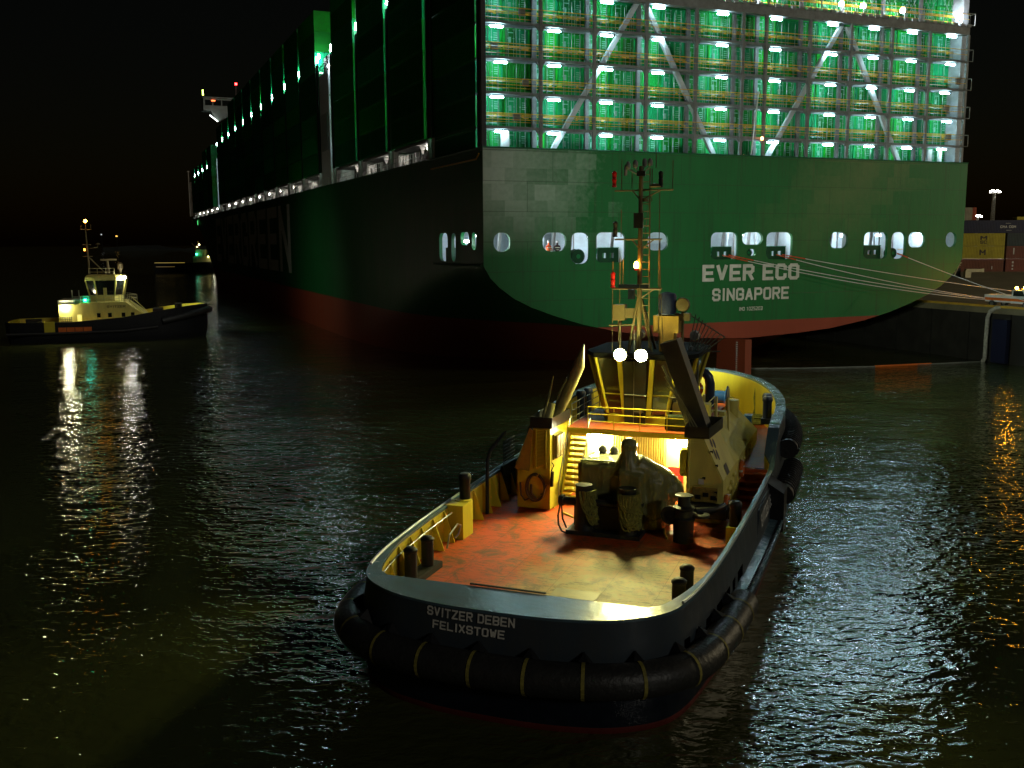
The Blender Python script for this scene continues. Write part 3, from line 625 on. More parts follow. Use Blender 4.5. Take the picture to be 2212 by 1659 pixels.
# ================================================================= quay
QZ, QS = 5.5, 53.4
qs = MB(); qs.bb(QS, 300, -60, 400, QZ-.6, QZ); q = mkobj('quay_pavement', qs, mat('asphalt', (.19, .165, .10), .75, var=.35, scale=.4, bump=.2, bscale=8)); q.matrix_world = SHIP; q['kind'] = 'structure'
qw = MB(); qw.bb(QS+.25, QS+6, -60, 400, -3, QZ-.6); 
for k in range(90): qw.bb(QS+.05, QS+.3, -60+k*5, -58.6+k*5, -3, QZ-.6)
single('quay_wall', 'dark concrete quay wall under the quay edge beyond the ship', 'quay wall', qw, mat('wet_concrete', (.022, .02, .016), .6, var=.4, scale=.7), SHIP, (QS+.25, 0, 0))
qe = MB(); qe.bb(QS-.05, QS+.35, -60, 400, QZ, QZ+.22); single('quay_edge', 'yellow painted kerb along the quay edge', 'kerb', qe, mat('kerb_yellow', (.6, .36, .04), .6, var=.4, scale=.8), SHIP, (QS, 0, QZ))
# fender panel and hose
fb = MB(); fb.bb(QS-.7, QS-.25, -5.3, -3.6, .1, 4.4, 0); fb.lathe((QS-.25, -4.4, 3.2), [(.5, 0), (.5, .3)], 14, 1, 'X'); fb.lathe((QS-.25, -4.4, 1.2), [(.5, 0), (.5, .3)], 14, 1, 'X')
single('fender_panel', 'dark blue fender panel hanging on the quay wall below the truck', 'fender', fb, [mat('panel_blue', (.008, .01, .035), .5), rubber], SHIP, (QS-.5, -4.5, 0))
hb_ = MB(); hb_.tube([(QS+1.0, -5.0, QZ+.05), (QS+.4, -4.2, QZ+.08), (QS-.1, -3.4, QZ), (QS-.35, -2.9, 5.1), (QS-.45, -2.75, 4.5), (QS-.5, -2.75, 2.2), (QS-.55, -2.8, .4), (QS-.65, -2.5, -.2)], .2, 8)
single('hose', 'pale flexible hose bent over the quay edge down to the water', 'hose', hb_, mat('pale_hose', (.4, .38, .33), .7, var=.4, scale=4), SHIP, (QS, -3, 0))
hb_ = MB(); hb_.tube([(QS+.5, -20, QZ+.35), (QS+.3, -9, QZ+.3), (QS+.35, -5.6, QZ+.1)], .16, 8)
single('hose', 'second pale hose lying along the quay edge at the right frame edge', 'hose', hb_, MATS['pale_hose'], SHIP, (QS, -9, QZ))
bo = MB(); bo.tube([(27.5, 3, .05), (33, .5, .07), (40, -1.2, .06), (47, -2.2, .07), (QS-.6, -2.6, .05)], .07, 6, 0); bo.tube([(40.2, -1.24, .08), (46.5, -2.1, .09)], .1, 6, 1)
single('floating_boom', 'thin floating boom with an orange section between rudder and quay wall', 'boom', bo, [mat('boom_grey', (.2, .2, .18), .6), orange], SHIP, (40, -1, 0))
# bollards
def bollard(x, y, label):
    b = MB(); b.lathe((x, y, QZ), [(.45, 0), (.42, .08), (.25, .12), (.22, .4), (.34, .5), (.36, .6), (.2, .7), (0, .72)], 16)
    single('bollard', label, 'bollard', b, mat('bollard_paint', (.35, .32, .25), .5), SHIP, (x, y, QZ), group='mooring bollards on the quay')
bollard(55.4, -1.0, 'bollard beside the orange truck tail holding the lower pair of white lines')

bollard(53.95, -7.0, 'bollard at the right frame edge holding the steep white line')
lw = mat('white_rope', (.75, .75, .72), .7, var=.2, scale=5); lr = mat('red_rope', (.75, .09, .03), .7)
def line(p0, p1, sag, label):
    p0, p1 = Vector(p0), Vector(p1); pts = []
    for k in range(25): t = k/24; p = p0.lerp(p1, t); p.z -= sag*4*t*(1-t); pts.append(p)
    b = MB(); b.tube(pts[:3], .05, 6, 1); b.tube(pts[2:], .036, 6, 0)
    single('mooring_line', label, 'mooring line', b, [lw, lr], SHIP, p0, group='mooring lines to the quay')
line((23.0, -.1, 10.95), (55.4, -1.0, 6.05), .5, 'white mooring line from the port half of the first green fairlead, lowest of the bundle')
line((23.7, -.1, 10.95), (55.4, -.95, 6.15), .3, 'white mooring line from the starboard half of the first green fairlead')
line((28.9, -.1, 10.95), (55.35, -.9, 6.2), .35, 'white mooring line from the port half of the second green fairlead')
line((29.6, -.1, 10.95), (60.2, -1.1, 6.7), .2, 'uppermost white mooring line ending at the amber lamp post')
line((43.3, -.1, 10.95), (53.95, -7.0, 6.1), .12, 'steep white mooring line from the round roller fairlead near the starboard side')
# yard containers
def yard(x, y, z, L, col, label, marks=None, h=2.55, rz=R(-8.5)):
    fr = Matrix.Translation((x, y, z)) @ Matrix.Rotation(rz, 4, 'Z')
    t = Thing('shipping_container', label, 'container', fr, (0, 0, 0), 'containers stacked on the quay')
    b = MB(); b.bb(0, L, 0, 2.4, 0, h, 0, ch=.03); n = int(L/.3)
    for k in range(n): xx = .15+k*(L-.3)/n; b.add([(xx, 0, .12), (xx+.05, -.04, .12), (xx+.15, -.04, .12), (xx+.2, 0, .12), (xx, 0, h-.12), (xx+.05, -.04, h-.12), (xx+.15, -.04, h-.12), (xx+.2, 0, h-.12)], [(0, 1, 5, 4), (1, 2, 6, 5), (2, 3, 7, 6)])
    t.part('body', b, mat('yard_%s' % '_'.join(str(int(c*100)) for c in col), col, .55, var=.25, scale=.8))
    if marks:
        b = MB()
        for txt, u0, u1, v0, v1 in marks:
            if txt == '-': b.bb(u0, u1, -.06, -.05, v0, v1); continue
            add_text(b, txt, lambda u, v: Vector((u0+u*(u1-u0), -.06, v0+v*(v1-v0))))
        t.part('lettering', b, white_mark if marks[0][0] not in ('M', 'SC') else mat('dark_marking', (.04, .03, .02), .6))
    return t
YX, YY = 92.6-3.6, 203.6
def row(dx, dz): return (YX+dx*math.cos(R(-8.5)), YY+dx*math.sin(R(-8.5)), QZ+dz)
yel = (.42, .36, .02); brn = (.16, .05, .025); nvy = (.015, .02, .06)
yard(*row(0, 0), 12.1, brn, 'brown container on the ground under the two yellow ones', [('-', 9.8, 9.95, .5, 1.1)])
yard(*row(0, 2.62), 12.1, yel, 'yellow container directly on the brown one, black letter m on its side', [('M', 7.3, 8.5, .75, 1.9)])
yard(*row(0, 5.24), 12.1, yel, 'yellow container on top of the other yellow one, black letters on its side', [('M', 7.3, 8.6, 1.25, 2.05), ('SC', 7.3, 8.6, .45, 1.1)])
yard(*row(0, 7.86), 17.5, nvy, 'navy container above the yellow ones with white lettering', [('CMA CGM', 11.0, 14.0, 1.0, 1.5), ('-', 12.0, 13.0, 1.9, 1.96), ('-', 12.2, 13.2, .5, .56)])
yard(*row(.8, 10.48), 4.9, (.3, .27, .2), 'short pale grey container, topmost at the left of the stack')
yard(*row(5.3, 10.48), .9, (.35, .06, .02), 'small orange brown container end under the low mast light')
yard(*row(12.5, 0), 12.1, (.2, .05, .03), 'reddish container on the ground right of the brown one', [('-', 1.2, 1.5, 1.7, 2.1), ('-', 1.2, 1.5, 1.0, 1.4), ('-', 1.2, 1.5, .4, .7)])
yard(*row(12.5, 2.62), 12.1, (.17, .05, .03), 'red brown container right of the lower yellow one', [('-', 1.3, 1.5, .9, 2.2)])
yard(*row(12.5, 5.24), 12.1, (.03, .05, .06), 'dark blue container right of the upper yellow one', [('-', 3.8, 4.8, .5, 1.0)])
yard(*row(14.1, 10.48), 6, (.5, .42, .03), 'yellow container at the top right of the quay stack', h=.6)
# gangway stair and bracket on the quay
gf = Matrix.Translation((77.4, 173.4, QZ)) @ Matrix.Rotation(R(-55), 4, 'Z') @ Matrix.Scale(1.0, 4)
gf = Matrix.Translation((77.0, 173.0, QZ))
t = Thing('access_stair', 'cream steel access stair on a dark wheeled base beside the ship', 'stair', gf)
b = MB(); b.bb(0, 2.2, 0, 1.2, 0, .35); b.bb(1.4, 2.2, .2, 1.0, .35, 1.6); t.part('base', b, black)
b = MB(); b.tube([(.4, 0, .4), (1.6, 0, 2.0)], .09, 6); b.tube([(.4, 1, .4), (1.6, 1, 2.0)], .09, 6); b.tube([(1.1, 0, .3), (1.1, 0, 2.6)], .09, 6); b.tube([(2.0, 0, 2.6), (1.1, 0, .5)], .06, 6)
for k in range(7): b.bb(.45+.17*k, .65+.17*k, 0, 1, .5+.22*k, .54+.22*k)
t.part('stair_flight', b, mat('stair_cream', (.6, .56, .35), .5))
b = MB(); b.tube([(.3, 0, 1.3), (1.2, 0, 2.6), (2.2, 0, 2.6)], .05, 5); b.tube([(.3, 0, .9), (1.2, 0, 2.1), (2.1, 0, 2.1)], .04, 5); b.tube([(1.6, 0, 2), (2.2, 0, 2.6)], .04, 5); t.part('handrail', b, MATS['stair_cream'])
b = MB(); b.prism([(0, 0), (.95, 0), (1.05, .95), (2.9, 1.0), (2.9, 1.5), (.2, 1.5), (0, 1.1)], 'Y', 0, .8); b.bb(2.9, 3.3, .1, .7, .95, 1.55)
single('loading_arm', 'cream bent steel bracket standing beside the access stair', 'bracket', b, MATS['stair_cream'], Matrix.Translation((79.5, 172.0, QZ)))
# pickup truck at the quay edge
TR = SHIP @ Matrix.Translation((54.5, -2.6, QZ)) @ Matrix.Rotation(R(180), 4, 'Z')
t = Thing('pickup_truck', 'white service truck with orange striped side and lit amber beacons at the quay edge', 'truck', TR)
b = MB(); b.bb(-.95, .95, -.9, 2.2, .55, 1.0, 0, ch=.04); b.bb(-.95, -.85, -.9, 2.2, 1.0, 1.25, 0); b.bb(.85, .95, -.9, 2.2, 1.0, 1.25, 0); b.bb(-.95, .95, -.95, -.85, .75, 1.25, 0)
b.prism([(2.2, .5), (5.0, .5), (5.1, 1.15), (4.0, 1.25), (3.55, 1.85), (2.35, 1.85), (2.2, 1.2)], 'X', -.93, .93, 0); t.part('body', b, white)
b = MB(); b.prism([(2.45, 1.25), (3.75, 1.25), (3.45, 1.75), (2.45, 1.75)], 'X', -.96, .96); b.bb(-.8, .8, 2.14, 2.19, 1.3, 1.75); t.part('window', b, glass)
b = MB(); b.bb(.955, .975, -.85, 4.9, .72, .98); b.bb(-.975, -.955, -.85, 4.9, .72, .98); t.part('side_stripe', b, orange)
for x in (-.82, .82):
    for y in (0, 3.9):
        b = MB(); b.lathe((x-.13, y, .37), [(.2, 0), (.37, .0), (.37, .26), (.2, .26)], 20, 0, 'X'); wh = t.part('wheel', b, rubber)
        b = MB(); b.lathe((x-.14, y, .37), [(.21, 0), (.21, .28)], 12, 0, 'X'); t.part('rim', b, steel, parent=wh)
b = MB(); b.bb(-.7, .7, 2.35, 2.6, 1.87, 1.93); bar = t.part('light_bar', b, grey)
for x in (-.55, .55):
    b = MB(); b.lathe((x, 2.48, 1.93), [(.12, 0), (.12, .14), (.05, .2)], 12); t.part('beacon', b, emat('amber', (1, .38, .02), 450), parent=bar)
for x in (-.8, .8):
    b = MB(); b.bb(x-.1, x+.1, -.98, -.94, .8, .98); t.part('tail_light', b, emat('tail', (1, .25, .08), 5))
bb_ = MB(); bb_.tube([(0, 0, 0), (0, 0, 1.2)], .04, 6); bb_.lathe((0, 0, 1.2), [(.09, 0), (.1, .15), (.03, .22)], 10, 1)
single('warning_lamp', 'small amber warning lamp on a post by the far bollard', 'lamp', bb_, [grey, emat('amber_small', (1, .3, .03), 60)], SHIP @ Matrix.Translation((60.2, -1.1, QZ)))
# terminal light masts
for (x, y, zt, s_, lab) in ((204.2, 420, 31.0, 1.0, 'tall lattice terminal light mast glowing white above the quay stack'), (282.4, 600, 24.6, 1.15, 'distant terminal light mast just above the container stack')):
    t = Thing('light_mast', lab, 'light mast', Matrix.Translation((x, y, QZ)), group='terminal light masts')
    b = MB(); hgt = zt-QZ
    for sx, sy in ((-.7, -.7), (.7, -.7), (.7, .7), (-.7, .7)): b.tube([(sx, sy, 0), (sx*.5, sy*.5, hgt)], .14, 5)
    for k in range(int(hgt/1.5)): z = k*1.5; s1 = .7-.35*z/hgt; b.tube([(-s1, -s1, z), (s1, -s1, z+1.5)], .07, 4); b.tube([(s1, -s1, z), (-s1, -s1, z+1.5)], .07, 4)
    t.part('lattice_tower', b, mat('mast_steel', (.4, .38, .34), .6))
    b = MB(); b.bb(-2.2, 2.2, -.6, .6, hgt, hgt+.25); hd = t.part('lamp_platform', b, grey)
    for k in range(5):
        b = MB(); b.box((-2+k*1.0, -.7, hgt+.6+(.5 if k % 2 else 0)), (.55*s_, .3, .45*s_)); t.part('lamp', b, emat('mast_lamp', (1, .93, .85), 110), parent=hd)
# far shore and lights
b = MB(); pts = [(-600, 0)]
for k in range(61): pts.append((-600+k*10, 3+2.5*math.sin(k*.5)+random.uniform(0, 2.5)))
pts.append((0, 0)); b.prism(pts, 'Y', 0, 120); o = mkobj('far_shore', b, mat('shore', (.03, .035, .03), .9)); o.location = (0, 1450, -.5); o['kind'] = 'structure'
for x, z, c, s_, lab, dx in ((-575, 20, (1, .6, .1), 1.6, 'warm far light on the dark shore beyond the left tug', 2.2), (-597, 22.5, (.9, .95, 1), .7, 'tiny white light on the far shore', 1)):
    b = MB(); b.tube([(0, 0, -z), (0, 0, 0)], .4, 5, 1); b.bb(-1.2*dx/2, 1.2*dx/2, -1, 0, 0, 1.6, 0)
    single('shore_lamp', lab, 'lamp', b, [emat('shore%d' % x, c, s_), black], Matrix.Translation((x, 1440, z)))
# terminal mast standing just outside the frame to the right: lights the quay and the ship's starboard quarter
def mast_light(loc, energy, col, r=.8, name='terminal_mast_light'):
    l = bpy.data.lights.new(name, 'POINT'); l.energy = energy; l.color = col; l.shadow_soft_size = r
    o = bpy.data.objects.new(name, l); COL.objects.link(o); o.location = loc
mast_light((150, 105, 36), 80000, (1, .84, .52))
mast_light((204.2, 420, 34), 120000, (1, .85, .7))

# ================================================================= foreground tug
TUG = Matrix.Translation((-.61, 23.93, 0)) @ Matrix.Rotation(R(-20.5), 4, 'Z')
tug = Thing('tugboat', 'large tug with floodlit orange deck, yellow inner bulwarks, black stern and twin bright floodlights', 'tugboat', TUG)
HO = [(0, 0), (1.0, .02), (2.0, .14), (3.1, .45), (4.05, 1.1), (4.55, 1.95), (4.85, 3.5), (5.06, 6), (5.2, 9.5), (5.28, 13), (5.32, 17), (5.32, 20), (5.25, 23), (4.95, 25.5), (4.3, 28), (3.3, 30.2), (1.9, 31.9), (.8, 32.6), (0, 32.8)]
def outline(n=90):
    P = [Vector((x, y, 0)) for x, y in HO]; L_ = [0]
    # smooth with catmull-rom
    C = []
    for i in range(len(P)-1):
        p0, p1, p2, p3 = (P[i-1] if i > 0 else Vector((-P[1].x, P[1].y, 0))), P[i], P[i+1], (P[i+2] if i+2 < len(P) else Vector((-P[-2].x, P[-2].y, 0)))
        for k in range(8):
            t = k/8; C.append(.5*((2*p1)+(-p0+p2)*t+(2*p0-5*p1+4*p2-p3)*t*t+(-p0+3*p1-3*p2+p3)*t**3))
    C.append(P[-1]); return C
HALF = outline(); NH = len(HALF)
NRM = []
for i in range(NH):
    a = HALF[max(i-1, 0)]; c = HALF[min(i+1, NH-1)]; d = (c-a); d.z = 0; n = Vector((d.y, -d.x, 0)).normalized()
    if i == 0: n = Vector((0, -1, 0))
    if i == NH-1: n = Vector((0, 1, 0))
    NRM.append(n)
LOOP = [(HALF[i], NRM[i]) for i in range(NH)]+[(Vector((-HALF[i].x, HALF[i].y, 0)), Vector((-NRM[i].x, NRM[i].y, 0))) for i in range(NH-2, 0, -1)]
def half_at(y): return interp(y, [p[1] for p in HO[4:]], [p[0] for p in HO[4:]])
def zcap(y): return 3.0+.012*y if y < 17.3 else (3.21+1.45*smooth(17.3, 19.6, y) if y < 20 else 4.66+.045*(y-20))
def zdeck(y): return 1.9 if y < 18 else 3.05
def off(y): return .18+.42*smooth(3.5, 8, y)-.45*smooth(19, 24, y)
def ring(fo, fz): return [p+n*fo(p.y)+Vector((0, 0, fz(p.y))) for p, n in LOOP]
b = MB()
b.loft([ring(lambda y: -.9, lambda y: -1.2), ring(lambda y: off(y)*.3-.25*smooth(22, 32, y)*4, lambda y: .0), ring(lambda y: off(y)*.3-.2*smooth(22, 32, y)*4, lambda y: .16)], 1, closed=True)
b.loft([ring(lambda y: off(y)*.3-.2*smooth(22, 32, y)*4, lambda y: .16), ring(lambda y: off(y)*.75-.1*smooth(22, 32, y), lambda y: .9), ring(off, lambda y: 1.45), ring(off, lambda y: 1.62+.0*y)], 0, closed=True)
b.loft([ring(off, lambda y: 1.62), ring(lambda y: .1, lambda y: 1.68)], 2, closed=True, smooth=False)
margin = mat('margin_paint', (.10, .18, .23), .25, var=.35, scale=1.5, bump=.15, bscale=6, dirt=(.03, .03, .03), dirtamt=.4)
hullt = tug.part('hull', b, [navy, mat('tug_antifouling', (.12, .012, .008), .6), margin])
b = MB()
for i in range(NH):
    p, n = HALF[i], NRM[i]
    if 6.8 < p.y < 17.0 and i % 1 == 0:
        q0 = p; q1 = HALF[i+1]; 
        for k in range(3):
            pp = q0.lerp(q1, k/3)+n*(off(p.y)-.13); b.lathe((pp.x, pp.y, 1.635), [(.035, 0), (.035, .03)], 8)
tug.part('belting_bolts', b, black, parent=hullt)
for sx in (1, -1):
    b = MB(); pts = [(sx*(p.x+n.x*(off(p.y)-.02)), p.y+n.y*(off(p.y)-.02), 1.62) for p, n in zip(HALF, NRM) if 6.5 < p.y < 18.5]; b.tube(pts, .07, 8); tug.part('belting', b, margin, parent=hullt)
# bulwark: outer shell (freeing ports left open), cap, yellow inner face
ports = [(4.6, 5.2), (5.6, 6.3), (6.7, 7.4), (7.9, 8.5), (1.9, 2.2), (2.6, 3.0), (3.4, 3.9)]
r0 = ring(lambda y: .14, lambda y: 1.66 if y < 18 else 1.66); r1 = ring(lambda y: .13, lambda y: 2.12); r2 = ring(lambda y: 0, lambda y: zcap(y)-.02)
b = MB()
def sk(i, k):
    if i != 0: return False
    y = (LOOP[k][0].y+LOOP[(k+1) % len(LOOP)][0].y)/2
    return any(a < y < c for a, c in ports) and y > 1.6
b.loft([r0, r1, r2], 0, closed=True, skip=sk)
bul = tug.part('bulwark', b, mat('bulwark_navy', (.03, .045, .06), .36, var=.35, scale=2.2, bump=.3, bscale=1.6, streak=1, dirt=(.10, .10, .09), dirtamt=.35))
def inner(p, n):
    y = p.y
    if y < 1.55: return Vector((max(-3.75, min(3.75, p.x*.93)), 1.55, 0))
    if y > 18: return p-n*.42
    return p-n*(.17 if y > 4.3 else .17+.25*(4.3-y)/2.75)
b = MB()
cap_o = ring(lambda y: .03, zcap); cap_i = [inner(p, n)+Vector((0, 0, zcap(p.y))) for p, n in LOOP]; cap_l = [v-Vector((0, 0, .1)) for v in cap_i]; cap_ol = ring(lambda y: .03, lambda y: zcap(y)-.08)
b.loft([cap_ol, cap_o, cap_i, cap_l], 0, closed=True, smooth=False)
tug.part('gunwale_cap', b, mat('cap_paint', (.07, .13, .17), .2, var=.35, scale=1.2, bump=.2, bscale=5, dirt=(.12, .13, .12), dirtamt=.5), parent=bul)
b = MB(); b.tube(ring(lambda y: -.16 if y > 1.5 else -.03, lambda y: zcap(y)+.03)[:], .035, 6); tug.part('cap_rail', b, steel, parent=bul) if False else None
b = MB()
for sx in (1, -1):
    pts = [(sx*(p.x-.02), p.y, zcap(p.y)+.03) for p, n in zip(HALF, NRM) if 2.0 < p.y < 17.2]; b.tube(pts, .045, 6)
tug.part('cap_rail', b, mat('cap_rail_steel', (.16, .2, .22), .35, metal=.5), parent=bul)
b = MB()
il = [inner(p, n) for p, n in LOOP]
i0 = [v+Vector((0, 0, zdeck(p.y) if p.y > 1 else 1.9)) for v, (p, n) in zip(il, LOOP)]
b.loft([i0, cap_l], 0, closed=True, skip=lambda i, k: any(a < (LOOP[k][0].y) < c for a, c in ((17.3, 17.5),)))
for sx in (1, -1):    # stays
    y = 2.2
    while y < 17:
        x = half_at(y)-.17; 
        if not (8.5 < y < 10.2): b.prism([(sx*x, 1.9), (sx*(x-.42), 1.9), (sx*(x-.40), 2.0), (sx*(x-.05), zcap(y)-.12), (sx*x, zcap(y)-.12)], 'Y', y, y+.04, 0)
        y += .98
tug.part('bulwark_lining', b, yellow, parent=bul)
b = MB()
for sx in (-1,):
    for a, c in ((2.0, 8.3),): b.tube([(sx*(half_at(y)-.42), y, zcap(y)-.18) for y in [a+(c-a)*k/12 for k in range(13)]], .025, 6)
b.tube([(-4.45, 2.0, 2.8), (-4.2, 1.8, 2.72), (-3.95, 1.9, 2.3), (-3.9, 2.1, 2.2)], .03, 6); b.tube([(-4.35, 7.0, 2.05), (-4.3, 7.1, 2.5), (-4.35, 7.9, 2.65), (-4.4, 8.3, 2.5), (-4.45, 8.2, 2.2), (-4.5, 8.0, 2.1)], .035, 6)
tug.part('grab_rail', b, steel)
b = MB(); b.lathe((-4.72, 9.3, 1.9), [(.33, 0), (.33, 1.2), (.3, 1.25)], 20, 0); b.bb(-5.1, -4.4, 8.5, 9.3, 1.9, 3.12, 0)
tug.part('bitt_casing', b, yellow)
for x, y in ((-4.72, 9.45), (4.66, 11.4)):
    b = MB(); b.lathe((x, y, 1.9 if x > 0 else 3.05), [(.2, 0), (.2, 1.25 if x > 0 else .75), (.23, 1.3 if x > 0 else .8), (.23, 1.42 if x > 0 else .95), (.17, 1.5 if x > 0 else 1.03), (0, 1.52 if x > 0 else 1.05)], 18)
    if x > 0: b.bb(4.4, 4.92, 11.1, 11.8, 1.9, 2.5, 1)
    tug.part('mooring_post', b, [black, yellow])
# decks
deckm = bpy.data.materials.new('tug_deck'); n_, bs = nodes(deckm); L = n_.links; N = n_.nodes
tc = N.new('ShaderNodeTexCoord'); br = N.new('ShaderNodeTexBrick'); mp = N.new('ShaderNodeMapping'); mp.inputs['Rotation'].default_value = (0, 0, R(90)); L.new(tc.outputs['Object'], mp.inputs[0]); L.new(mp.outputs[0], br.inputs['Vector'])
br.inputs['Scale'].default_value = 1; br.inputs['Brick Width'].default_value = 5.7; br.inputs['Row Height'].default_value = 1.62; br.inputs['Mortar Size'].default_value = .010; br.inputs['Mortar Smooth'].default_value = .4
br.inputs['Color1'].default_value = (.97, .97, .97, 1); br.inputs['Color2'].default_value = (1, 1, 1, 1); br.inputs['Mortar'].default_value = (.5, .5, .5, 1)
no = N.new('ShaderNodeTexNoise'); no.inputs['Scale'].default_value = .8; no.inputs['Detail'].default_value = 9; no.inputs['Roughness'].default_value = .72; L.new(tc.outputs['Object'], no.inputs['Vector'])
mp2 = N.new('ShaderNodeMapping'); mp2.inputs['Scale'].default_value = (1.2, 5, 1); L.new(tc.outputs['Object'], mp2.inputs[0])
n2 = N.new('ShaderNodeTexNoise'); n2.inputs['Scale'].default_value = 1.6; n2.inputs['Detail'].default_value = 8; n2.inputs['Roughness'].default_value = .7; L.new(mp2.outputs[0], n2.inputs['Vector'])
spx = N.new('ShaderNodeSeparateXYZ'); L.new(tc.outputs['Object'], spx.inputs[0])
def M_(op, a, c, cl=False):
    x = N.new('ShaderNodeMath'); x.operation = op; x.use_clamp = cl
    for i, v in enumerate((a, c)):
        if isinstance(v, (int, float)): x.inputs[i].default_value = v
        else: L.new(v, x.inputs[i])
    return x.outputs[0]
def MX(f, a, c, bt='MIX'):
    x = N.new('ShaderNodeMix'); x.data_type = 'RGBA'; x.blend_type = bt
    for k, v in ((0, f), (6, a), (7, c)):
        if isinstance(v, (tuple, int, float)): x.inputs[k].default_value = v
        else: L.new(v, x.inputs[k])
    return x.outputs[2]
# sandier oval area with a ragged edge on the aft deck
dx = M_('DIVIDE', M_('SUBTRACT', spx.outputs[0], 1.9), 3.6); dy = M_('DIVIDE', M_('SUBTRACT', spx.outputs[1], 5.6), 4.6)
rad = M_('ADD', M_('MULTIPLY', dx, dx), M_('MULTIPLY', dy, dy))
sand_mask = M_('ADD', M_('SUBTRACT', 1.0, rad), M_('MULTIPLY', M_('SUBTRACT', no.outputs['Fac'], .5), 2.6), True)
red_ = MX(no.outputs['Fac'], (.42, .05, .003, 1), (.74, .115, .006, 1))
c_ = MX(sand_mask, red_, (.48, .38, .16, 1))
spots = M_('MULTIPLY', M_('GREATER_THAN', n2.outputs['Fac'], .575), .7)
c_ = MX(spots, c_, (.10, .075, .035, 1))
n3 = N.new('ShaderNodeTexNoise'); n3.inputs['Scale'].default_value = 1.1; n3.inputs['Detail'].default_value = 10; n3.inputs['Roughness'].default_value = .78; n3.inputs['Distortion'].default_value = .6; L.new(tc.outputs['Object'], n3.inputs['Vector'])
c_ = MX(M_('MULTIPLY', M_('MULTIPLY', M_('SUBTRACT', n3.outputs['Fac'], .49, True), 9.0, True), .85), c_, (.12, .075, .03, 1)); c_ = MX(1.0, c_, br.outputs['Color'], 'MULTIPLY')
L.new(c_, bs.inputs['Base Color']); rr = N.new('ShaderNodeMapRange'); rr.inputs[3].default_value = .42; rr.inputs[4].default_value = .75; L.new(n2.outputs['Fac'], rr.inputs[0]); L.new(rr.outputs[0], bs.inputs['Roughness'])
bp = N.new('ShaderNodeBump'); bp.inputs['Strength'].default_value = .4; bp.inputs['Distance'].default_value = .03; L.new(M_('ADD', no.outputs['Fac'], br.outputs['Color']), bp.inputs['Height']); L.new(bp.outputs[0], bs.inputs['Normal'])
b = MB()
aft = [v for v, (p, n) in zip(il, LOOP)]
pa = [(v.x, v.y) for v, (p, n) in zip(il, LOOP) if p.y < 18.2]
pr = [q for q in pa if q[0] >= 0]; pl = [q for q in pa if q[0] < 0]
b.add([(x, y, 1.9) for x, y in pr+pl], [list(range(len(pr)+len(pl)))]); tug.part('aft_deck', b, deckm)
b = MB(); pf = [(v.x, v.y) for v, (p, n) in zip(il, LOOP) if p.y > 18.0]; pr = [q for q in pf if q[0] >= 0]; pl = [q for q in pf if q[0] < 0]
b.add([(x, y, 3.05) for x, y in pr+pl], [list(range(len(pr)+len(pl)))])
for sx in (1, -1):
    for k in range(4): b.bb(sx*4.0, sx*5.05, 16.8+.3*k, 17.15+.3*k, 2.06+.27*k, 2.12+.27*k)
    b.bb(sx*4.0, sx*5.1, 17.95, 18.05, 1.9, 3.05)
tug.part('foredeck', b, deckred)
b = MB()
for a, c, y0, y1 in ((.2, 1.6, 3.9, 5.0),): b.bb(a, c, y0, y1, 1.9, 1.925, ch=.01)
tug.part('deck_hatch', b, mat('hatch_worn', (.40, .33, .16), .45, var=.25, scale=3, dirt=(.1, .08, .04), dirtamt=.4))
b = MB(); b.tube([(1.9, 1.75, 2.1), (2.1, 2.3, 2.35), (3.55, 2.6, 2.35), (3.75, 2.1, 2.2)], .07, 6); b.bb(1.85, 1.97, 1.7, 2.2, 1.9, 2.3); tug.part('stern_roller_frame', b, grey)
b = MB(); b.bb(-1.2, 1.0, 1.56, 1.62, 3.02, 3.06); tug.part('fairlead_plate', b, black)
# stern name
b = MB()
def sternmap(x0, x1, z0, z1):
    def f(u, v):
        x = x0+(x1-x0)*u; z = z0+(z1-z0)*v; hy = interp(abs(x), [0, 1, 2, 3.1], [0, .02, .14, .45]); t = (z-2.12)/(zcap(0)-2.12)
        return Vector((x, hy-.13*(1-t)-.035, z))
    return f
add_text(b, 'SVITZER DEBEN', sternmap(-1.78, .72, 2.66, 2.90), th=1.35); tug.part('stern_name', b, mat('stern_letters', (.8, .78, .7), .6, var=.25, scale=6)); b = MB(); add_text(b, 'FELIXSTOWE', sternmap(-1.6, .46, 2.34, 2.56), th=1.35)
tug.part('stern_port_name', b, mat('stern_letters', (.8, .78, .7), .6, var=.25, scale=6))
b = MB(); add_text(b, 'SVITZER DEBEN', lambda u, v: Vector((5.36+.07*(1-v)-.0+.06, 12.4+u*4.4, 2.25+v*.42)), nrm=(1, 0, 0))
b2 = MB(); b2.prism([(11.7, 1.95), (17.1, 1.95), (17.4, 2.95), (12.4, 2.85)], 'X', 5.33, 5.395); bd = tug.part('name_board', b2, MATS['bulwark_navy']); tug.part('side_lettering', b, white_mark, parent=bd)
